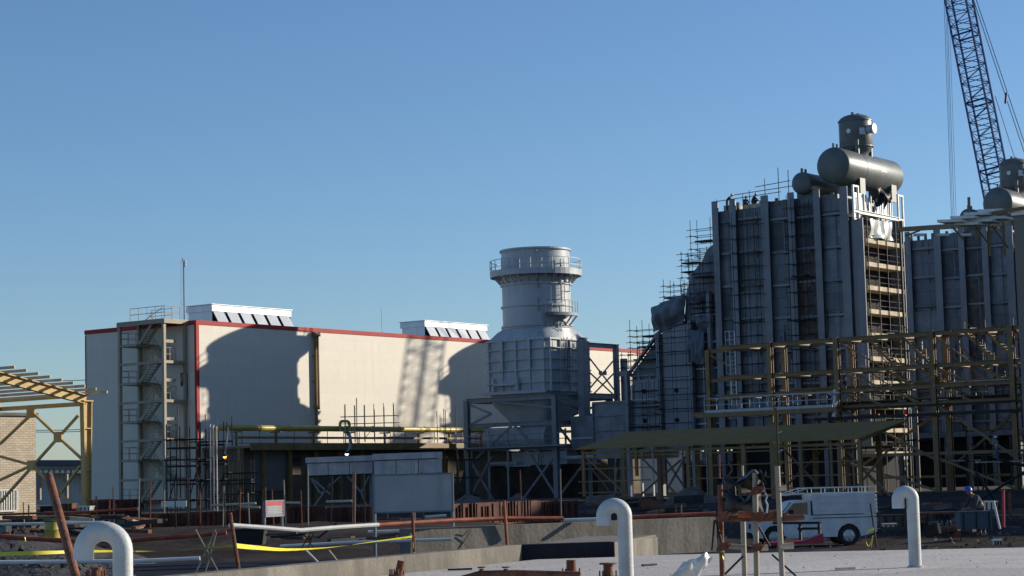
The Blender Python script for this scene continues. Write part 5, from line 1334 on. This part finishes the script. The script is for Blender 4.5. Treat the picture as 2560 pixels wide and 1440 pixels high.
o = MB().tube([at(1913, 1232, 26.6), at(1918, 1240, 26.6), at(1914, 1252, 26.6), at(1919, 1262, 26.6), at(1917, 1282, 26.6)], .014, 6).build('chain', M['chrome']); tag(o, 'short bright chain hanging from the rusty scaffold', 'chain')
tape('yellow tape knot on the rusty scaffold left upright', ((1802, 1376, 0), (1812, 1380, 0), (1806, 1390, 0), (1812, 1400, 0)), 26.9, .05, .8)
# ribboned stake near the van, and its tape
stake('thin stake with yellow ribbons standing behind the van', 2176, 1258, 2192, 1370, 46, .022, 'dark')
tape('bunch of faded yellow ribbon tied low on the stake by the van', ((2185, 1322, 0), (2168, 1330, 0), (2164, 1348, 0), (2172, 1366, 0), (2182, 1340, 0), (2178, 1368, 0)), 45.8, .06, .7)

mb = MB(); rnd = random.Random(31)
for i in range(150):
    x, y = rnd.uniform(1000, 2560), rnd.uniform(1384, 1440); p = onz(x, y, SLAB+.004)
    if p.y > 40.5 and x < 1650: continue
    s_ = rnd.uniform(.004, .016); ax = [Vector([rnd.uniform(-1, 1) for _ in range(3)]).normalized()*s_*rnd.uniform(.5, 1.4) for _ in range(3)]
    mb.obox(p, *ax)
o = mb.build('grit', M['gravel']); tag(o, 'grit and small chips scattered over the pale slab', 'grit', None, 'stuff')
for i, (x, y, w, lab) in enumerate(((1120, 1424, 60, 'dark rag-like strip on the slab beside the kerb wall'), (1606, 1413, 34, 'small dark scrap on the slab right of middle vent pipe'), (2090, 1422, 46, 'thin wooden batten lying on the slab before the right vent pipe'))):
    p = onz(x, y, SLAB+.02); q = onz(x+w, y-2, SLAB+.02)
    o = MB().beam(p, q, .07, .03).build('scrap', M[('dark', 'dark', 'plank')[i]]); tag(o, lab, 'scrap')

# ================================================================== van
def van():
    Y = 68.; zg = ray(2094, 1362).z*Y; sc = FPX/Y
    o0 = at(2203, 1362, Y)            # rear bumper corner
    fx = Vector((-1, -.06, 0)).normalized(); sd = Vector((fx.y, -fx.x, 0))   # forward (to the left), and away from camera
    if sd.y < 0: sd = -sd
    zg = o0.z
    def P(l, h, w=0): return mz(o0, zg)+fx*l*.955+Z*h+sd*w
    t = thing('pickup_van', P(2.1, 0, .8), 'white pickup with boxed white cargo canopy and roof rack, facing left', 'van')
    Wd = 1.62
    def side(m, pts, w0, w1):
        m.extr([P(l, h, w0) for l, h in pts], sd*(w1-w0))
    def arch(cx, r0, n=8): return [(cx+r0*math.cos(math.pi*k/n), .30+r0*math.sin(math.pi*k/n)) for k in range(n+1)]
    ra, rb = 1.08, 3.62
    low = [(.38, .34)]+arch(ra, .40)[::-1][0:0]
    pts = [(.12, .42), (ra-.42, .30)]+[(ra-.40*math.cos(math.pi*k/8), .30+.42*math.sin(math.pi*k/8)) for k in range(9)]+[(ra+.42, .30), (rb-.42, .30)]+[(rb-.40*math.cos(math.pi*k/8), .30+.42*math.sin(math.pi*k/8)) for k in range(9)]+[(4.3, .34), (4.42, .5), (4.4, .86), (3.45, 1.0), (.12, 1.0)]
    bd = part('body', M['van'], t, lambda m: side(m, pts, 0, Wd))
    part('cab', M['van'], t, lambda m: side(m, [(2.35, 1.0), (3.42, 1.0), (2.98, 1.45), (2.75, 1.50), (2.35, 1.50)], .06, Wd-.06))
    def win(m, pts, w0=.045, w1=.062): side(m, pts, w0, w1)
    part('side_window', M['glass'], t, lambda m: win(m, [(2.46, 1.04), (3.28, 1.04), (2.93, 1.41), (2.46, 1.43)]))
    part('windscreen', M['glass'], t, lambda m: m.extr([P(3.36, 1.05, .14), P(2.99, 1.43, .18), P(2.99, 1.43, Wd-.18), P(3.36, 1.05, Wd-.14)], fx*.03+Z*.02))
    part('canopy_box', M['van'], t, lambda m: side(m, [(.1, 1.03), (2.28, 1.03), (2.30, 1.68), (.16, 1.68)], -.03, Wd+.03))
    part('canopy_rib', M['van'], t, lambda m: [side(m, [(.12, h), (2.28, h), (2.28, h+.02), (.12, h+.02)], -.045, -.031) for h in (1.15, 1.38, 1.6)])
    part('rear_panel', M['alu'], t, lambda m: [m.obox(P(.085, 1.06+k*.12, .05), sd*(Wd-.1), fx*-.02, Z*.09) for k in range(5)])
    part('trim_line', M['redp'], t, lambda m: side(m, [(.14, .82), (3.4, .82), (3.4, .84), (.14, .84)], -.008, -.001)) if False else None
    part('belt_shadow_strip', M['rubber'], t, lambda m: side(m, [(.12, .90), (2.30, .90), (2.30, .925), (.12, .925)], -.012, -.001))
    part('door', M['van'], t, lambda m: (side(m, [(2.42, .36), (3.30, .36), (3.34, .97), (2.42, .97)], -.012, -.001), side(m, [(2.50, .80), (2.66, .80), (2.66, .83), (2.50, .83)], -.03, -.013)))
    part('bumper', M['rubber'], t, lambda m: (m.obox(P(-.05, .36, .02), fx*.14, sd*(Wd-.04), Z*.16), m.obox(P(4.36, .34, .02), fx*.14, sd*(Wd-.04), Z*.16)))
    part('tail_light', M['redp'], t, lambda m: m.obox(P(.10, .62, .02), -fx*.03, sd*.12, Z*.26))
    part('headlight', M['glass'], t, lambda m: m.obox(P(4.41, .62, .1), fx*.03, sd*.28, Z*.16))
    part('wing_mirror', M['rubber'], t, lambda m: m.obox(P(2.98, 1.06, -.14), fx*.08, sd*.14, Z*.14))
    for c in (ra, rb):
        for w in (.02, Wd-.22):
            wh = part('wheel', M['rubber'], t, lambda m: m.lathe(P(c, .33, w), sd, [(.20, 0), (.30, .0), (.335, .04), (.335, .16), (.30, .20), (.2, .2)], 28), True)
            part('hub_cap', M['chrome'], wh, lambda m: (m.lathe(P(c, .33, w+.005), sd, [(0, -.02), (.10, -.01), (.205, .02), (.205, .18), (0, .18)], 24), [m.beam(P(c, .33, w-.012)+(fx*math.cos(k)+Z*math.sin(k))*.06, P(c, .33, w-.004)+(fx*math.cos(k)+Z*math.sin(k))*.19, .05, .03, sd) for k in (0, 1.05, 2.1, 3.14, 4.19, 5.24)]), True)
    def f(m):
        zr, zt = 1.70, 1.88
        for w in (.05, Wd-.05):
            m.tube([P(.1, zt, w), P(2.45, zt, w)], .02, 6); m.tube([P(.1, zr, w), P(2.9, zr, w), P(3.2, zr-.03, w)], .022, 6); m.tube([P(2.45, zt, w), P(3.2, zr-.03, w)], .02, 6)
            for l in (.1, .57, 1.04, 1.51, 1.98, 2.45): m.tube([P(l, zr, w), P(l, zt, w)], .018, 6)
        for l in (.1, .57, 1.04, 1.51, 1.98, 2.45): m.tube([P(l, zr, .05), P(l, zr, Wd-.05)], .018, 6)
        m.tube([P(.1, zt, .05), P(.1, zt, Wd-.05)], .02, 6); m.tube([P(3.2, zr-.03, .05), P(3.2, zr-.03, Wd-.05)], .02, 6)
    part('roof_rack', M['white'], t, f)
van()
# low red trestle and dark hurdle between slab and van
t = thing('dark_hurdle', mz(at(2000, 1345, 60), -2.2), 'dark two-bar hurdle standing in front of the van door', 'hurdle')
for y in (1308, 1322): part('bar', M['dark'], t, lambda m: m.beam(at(1932 if y == 1308 else 1994, y, 60), at(2052, y-1, 60), .05, .07))
for x in (2000, 2048): part('leg', M['dark'], t, lambda m: m.beam(at(x, 1305, 60), at(x+2, 1352, 60), .07, .07, A))
o = MB().extr([at(1915, 1357, 58), at(2010, 1352, 58), at(2058, 1334, 58), at(2060, 1358, 58), at(1915, 1364, 58)], Vector((0, .5, 0))).build('red_sheet', M['redp']); tag(o, 'dull red sheet metal lying below the van sill', 'sheet metal')

# clutter behind the van, right
def crate(label, x0, x1, y0, y1, Y, m, d=.8, name='crate', cat='crate'):
    p = at(x0, y1, Y); q = at(x1, y1, Y); top = at(x0, y0, Y).z
    t = thing(name, mz((p+q)/2, p.z), label, cat)
    part('body', M[m], t, lambda mb: mb.obox(p, q-mz(p, q.z)+mz(p, 0)-mz(p, 0), Vector((0, d, 0)), Z*(top-p.z)))
    part('lid', M[m], t, lambda mb: mb.obox(Vector((p.x-.03, p.y-.03, top+.002)), (q.x-p.x+.06, 0, 0), (0, d+.06, 0), (0, 0, .04)))
    part('batten', M['dark'], t, lambda mb: [mb.obox(Vector((p.x+(q.x-p.x)*k-.02, p.y-.025, p.z)), (.04, 0, 0), (0, .023, 0), (0, 0, top-p.z-.01)) for k in (.1, .5, .9)])
    return t
crate('blue-grey crate the helmeted worker leans over', 2402, 2482, 1282, 1324, 69, 'bluer')
crate('long dark timber stack left of the helmeted worker', 2210, 2262, 1290, 1318, 78, 'mound')
crate('brown timber stack between right vent pipe and workbench', 2302, 2340, 1286, 1326, 80, 'mound')
crate('small white tin on the shaded track, right', 2486, 2504, 1352, 1362, 58, 'white', .2, 'white_tin', 'tin')
crate('pale carton behind the helmeted worker', 2464, 2494, 1256, 1274, 72, 'white', .4, 'carton', 'carton')
crate('pale low bench top beside the van rear', 2212, 2242, 1312, 1318, 74, 'plank', .5, 'bench', 'bench')
t = thing('workbench', at(2360, 1330, 76), 'dark sawhorse-legged workbench behind the right vent pipe', 'workbench')
part('top', M['rust'], t, lambda m: m.beam(at(2296, 1283, 76), at(2500, 1279, 76), .5, .07))
for x in (2352, 2366, 2420):
    part('leg', M['dark'], t, lambda m: (m.beam(at(x, 1288, 76), at(x-9, 1332, 76), .06, .06, A), m.beam(at(x+4, 1288, 76), at(x+16, 1332, 76), .06, .06, A)))
stake('white-topped bar leaning before the right clutter', 2484, 1252, 2500, 1322, 66, .04, 'white')
stake('red post standing among the right clutter', 2508, 1225, 2509, 1318, 73, .06, 'redp')
stake('thick rusty upright at the far right behind the clutter', 2524, 1230, 2526, 1300, 80, .06, 'rust')
for x0, y0, x1, y1, lab in ((2450, 1250, 2560, 1180, 'dark sloping tube rising to the right edge'), (2440, 1180, 2500, 1270, 'dark tube sloping down behind the worker'), (2500, 1150, 2560, 1165, 'dark level tube near the right edge')):
    o = MB().tube([at(x0, y0, 88), at(x1, y1, 88)], .06, 6).build('loose_tube', M['dark']); tag(o, lab, 'tube')
# strips of things on the ground in the middle distance, left
rnd = random.Random(21)
for i, (x, y, w, h, m, lab) in enumerate(((100, 1268, 40, 14, 'dark', 'dark machine part on ground left of leaning pipe'), (150, 1262, 30, 26, 'rust', 'rusty drum-like block behind leaning pipe'), (30, 1300, 50, 16, 'mound', 'dirt block at left edge'), (260, 1300, 60, 10, 'conc', 'pale kerb block behind left vent pipe'), (340, 1310, 40, 12, 'mound', 'earth block right of left vent pipe'), (200, 1268, 24, 14, 'white', 'pale block at the foot of yellow portal column'))):
    crate(lab, x, x+w, y, y+h, 88, m, 1.0, 'site_block', 'block')
t = thing('yellow_barrel', mz(at(131, 1322, 58), at(131, 1350, 58).z), 'yellow and green barrel half hidden by leaning pipe', 'barrel')
p = at(131, 1350, 58)
part('body', M['gas'], t, lambda m: m.lathe(p, Z, [(.22, 0), (.22, .26), (.235, .28), (.22, .3), (.22, .5), (0, .5)], 20), True)
part('lid', M['green'], t, lambda m: m.lathe(p+Z*.5, Z, [(.23, 0), (.23, .04), (0, .05)], 20))

# ================================================================== people
def person(label, base, facing, joints, cloth, helmet=None, scale=1.0, legs='cloth_d'):
    """base: point under the feet; facing: angle; joints: pose offsets (x forward, y left, z up) in metres"""
    cf, sf = math.cos(facing), math.sin(facing)
    def T(v): return Vector(base)+scale*Vector((v[0]*cf-v[1]*sf, v[0]*sf+v[1]*cf, v[2]))
    t = thing('person', base, label, 'person')
    J = joints
    def skin(name, chains, m, parent):
        vs = []; es = []; rs = []; idx = {}
        for ch in chains:
            prev = None
            for k, (key, p, r) in enumerate(ch):
                if key in idx: i = idx[key]
                else:
                    i = len(vs); vs.append(T(p)-Vector(base)); rs.append(r*scale); idx[key] = i
                if prev is not None and prev != i: es.append((prev, i))
                prev = i
        me = bpy.data.meshes.new(name); me.from_pydata(vs, es, [])
        o = bpy.data.objects.new(name, me); COL.objects.link(o); o.parent = parent
        md = o.modifiers.new('skin', 'SKIN'); md.use_smooth_shade = True
        for i, r in enumerate(rs): me.skin_vertices[0].data[i].radius = (r, r) if i else (r*1.15, r)
        me.skin_vertices[0].data[0].use_root = True
        o.modifiers.new('sub', 'SUBSURF').levels = 1
        o.modifiers['sub'].render_levels = 1
        me.materials.append(m); o['_o'] = list(base); return o
    def mid(a, b, f=.5, up=0): return tuple(a[i]+(b[i]-a[i])*f+(up if i == 2 else 0) for i in range(3))
    pel, chest, neck, head = J['pelvis'], J['chest'], J['neck'], J['head']
    chains = [[('pel', pel, .13), ('waist', mid(pel, chest, .5), .12), ('chest', chest, .15), ('neck', neck, .055), ('jaw', mid(neck, head, .55), .075), ('head', head, .10), ('crown', mid(neck, head, 1.6), .07)]]
    hd = Vector(head)
    for s, L in ((1, 'l'), (-1, 'r')):
        sh, el, wr = J['sh'+L], J['el'+L], J['wr'+L]
        chains.append([('chest', chest, .15), ('sh'+L, sh, .06), ('el'+L, el, .043), ('wr'+L, wr, .028), ('palm'+L, mid(el, wr, 1.28), .036)])
        d = (Vector(wr)-Vector(el)).normalized(); side_ = Vector((0, 1, 0)) if abs(d.y) < .8 else Vector((1, 0, 0)); pv = Vector(mid(el, wr, 1.28))
        for k in range(4):
            o_ = side_*(k-1.5)*.021; ln = (.055, .07, .065, .05)[k]
            chains.append([('palm'+L, tuple(pv), .036), ('k%d%s' % (k, L), tuple(pv+o_+d*.05), .010), ('f%d%s' % (k, L), tuple(pv+o_+d*(.05+ln*.6)-Z*.01), .009), ('t%d%s' % (k, L), tuple(pv+o_*.9+d*(.04+ln)-Z*.03), .007)])
        chains.append([('wr'+L, wr, .028), ('th1'+L, tuple(Vector(wr)+side_*.04*s+d*.04), .011), ('th2'+L, tuple(Vector(wr)+side_*.05*s+d*.085), .009)])
        hp, kn, an = J['hp'+L], J['kn'+L], J['an'+L]
        chains.append([('pel', pel, .13), ('hp'+L, hp, .09), ('kn'+L, kn, .06), ('an'+L, an, .04), ('heel'+L, (an[0]-.03, an[1], an[2]-.05), .04), ('toe'+L, (an[0]+.17, an[1], an[2]-.06), .032)])
    skin('body', chains, M['skin'], t)
    # clothes: sleeves and trunk, trousers
    jc = [[('pel', mid(pel, chest, -.05), .15), ('waist', mid(pel, chest, .5), .14), ('chest', chest, .17), ('nk', mid(chest, neck, .8), .075)]]
    tr = [[('pel', pel, .15), ('w', mid(pel, chest, .2), .14)]]
    for L in 'lr':
        jc.append([('chest', chest, .17), ('sh'+L, J['sh'+L], .078), ('el'+L, J['el'+L], .06), ('cf'+L, mid(J['el'+L], J['wr'+L], .92), .042)])
        tr.append([('pel', pel, .15), ('hp'+L, J['hp'+L], .108), ('kn'+L, J['kn'+L], .078), ('an'+L, mid(J['kn'+L], J['an'+L], .95), .062)])
    skin('jacket', jc, M[cloth], t); skin('trousers', tr, M[legs], t)
    hp_ = T(head)
    fwd = Vector((cf, sf, 0))
    part('face', M['skin'], t, lambda m: (m.lathe(hp_+fwd*.095*scale-Z*.005, fwd, [(.018, 0), (.012, .02), (0, .028)], 8), m.lathe(hp_+Vector((-sf, cf, 0))*.1, Vector((-sf, cf, 0)), [(.03, -.01), (.03, .01), (0, .02)], 8), m.lathe(hp_-Vector((-sf, cf, 0))*.1, Vector((sf, -cf, 0)), [(.03, -.01), (.03, .01), (0, .02)], 8)), True)
    for s in (-1, 1):
        part('eye', M['void'], t, lambda m: m.lathe(hp_+fwd*.092*scale+Vector((-sf, cf, 0))*.035*s+Z*.025, fwd, [(.012, 0), (.008, .008), (0, .01)], 8))
    part('boot', M['rubber'], t, lambda m: [m.beam(T((J['an'+L][0]-.08, J['an'+L][1], J['an'+L][2]-.07)), T((J['an'+L][0]+.19, J['an'+L][1], J['an'+L][2]-.07)), .11, .07) for L in 'lr'])
    if helmet:
        hm = part('helmet', M[helmet], t, lambda m: m.lathe(hp_+Z*.03*scale, Z, [(.17, 0), (.135, .02), (.13, .07), (.10, .13), (.05, .155), (0, .16)], 20), True)
    else:
        part('hair', M['rubber'], t, lambda m: m.lathe(hp_+Z*.0-fwd*.02, Z, [(.112, .02), (.118, .06), (.09, .12), (0, .145)], 16), True)
    return t
STAND = dict(pelvis=(0, 0, .95), chest=(.02, 0, 1.28), neck=(.03, 0, 1.47), head=(.06, 0, 1.62), shl=(.02, .19, 1.38), shr=(.02, -.19, 1.38), ell=(.05, .26, 1.10), elr=(.05, -.26, 1.10), wrl=(.2, .24, .93), wrr=(.2, -.24, .93),
             hpl=(0, .09, .90), hpr=(0, -.09, .90), knl=(.04, .11, .5), knr=(.0, -.11, .5), anl=(-.02, .12, .08), anr=(-.03, -.12, .08))
BEND = dict(STAND, chest=(.22, 0, 1.20), neck=(.36, 0, 1.33), head=(.48, 0, 1.42), shl=(.27, .19, 1.25), shr=(.27, -.19, 1.25), ell=(.38, .24, .99), elr=(.42, -.22, .99), wrl=(.6, .15, .9), wrr=(.62, -.12, .88))
CROUCH = dict(pelvis=(0, 0, .38), chest=(.15, 0, .68), neck=(.24, 0, .84), head=(.32, 0, .97), shl=(.17, .19, .78), shr=(.17, -.19, .78), ell=(.34, .24, .56), elr=(.34, -.24, .56), wrl=(.5, .12, .5), wrr=(.5, -.12, .48),
              hpl=(.02, .1, .38), hpr=(.02, -.1, .38), knl=(.4, .16, .52), knr=(.38, -.16, .5), anl=(.1, .14, .08), anr=(.08, -.14, .08))
REACH = dict(STAND, ell=(.3, .25, 1.40), wrl=(.52, .2, 1.55), elr=(.28, -.24, 1.2), wrr=(.5, -.15, 1.3), chest=(.06, 0, 1.27))
# workers on the boiler roof stand on the casing top (z = 24.3)
def roof_pt(px, a, z=24.3):
    b = loc(onA(px, 500, a))[1]; return W(a, b, z)
FA = math.atan2(A.y, A.x)
person('dark silhouetted worker standing alone at upper left edge of boiler roof', roof_pt(1817, 1.25), FA-1.2, BEND, 'cloth_d', 'helm_w', 1.0)
person('worker crouching on boiler roof, left of the pair', roof_pt(1862, 1.6, 24.35), FA-2.3, CROUCH, 'cloth_d', None, 1.05)
person('worker crouching on boiler roof, right of the pair', roof_pt(1880, 1.4, 24.45), FA-.8, CROUCH, 'cloth_d', 'helm_w', 1.15)
pb = mz(at(2455, 1336, 70), 0); pb.z = at(2455, 1336, 70).z
person('worker in blue helmet bending toward the crate at right', pb, R_(205), BEND, 'cloth_d', 'helm_b', 1.0)
pm = at(2494, 1152, 150)
person('worker in pale shirt on a rack deck in the gloom at right', pm, R_(200), REACH, 'cloth_l', 'helm_w', 1.0, 'cloth_b')
o = thing('work_deck', pm-Z*.2, 'narrow plank deck under worker in pale shirt', 'deck')
part('plank', M['plank'], o, lambda m: m.obox(pm-Vector((1.5, .5, .12)), (3.2, 0, 0), (0, 1.0, 0), (0, 0, .11)))
part('bearer', M['dark'], o, lambda m: [m.beam(mz(pm+Vector((x, .45, 0)), GZ-.3), mz(pm+Vector((x, .45, 0)), pm.z-.12), .08, .08, A) for x in (-1.4, 1.5)])

# tidy: drop helper keys
for o in bpy.data.objects:
    for k in ('_o', '_b', '_px'):
        if k in o: del o[k]
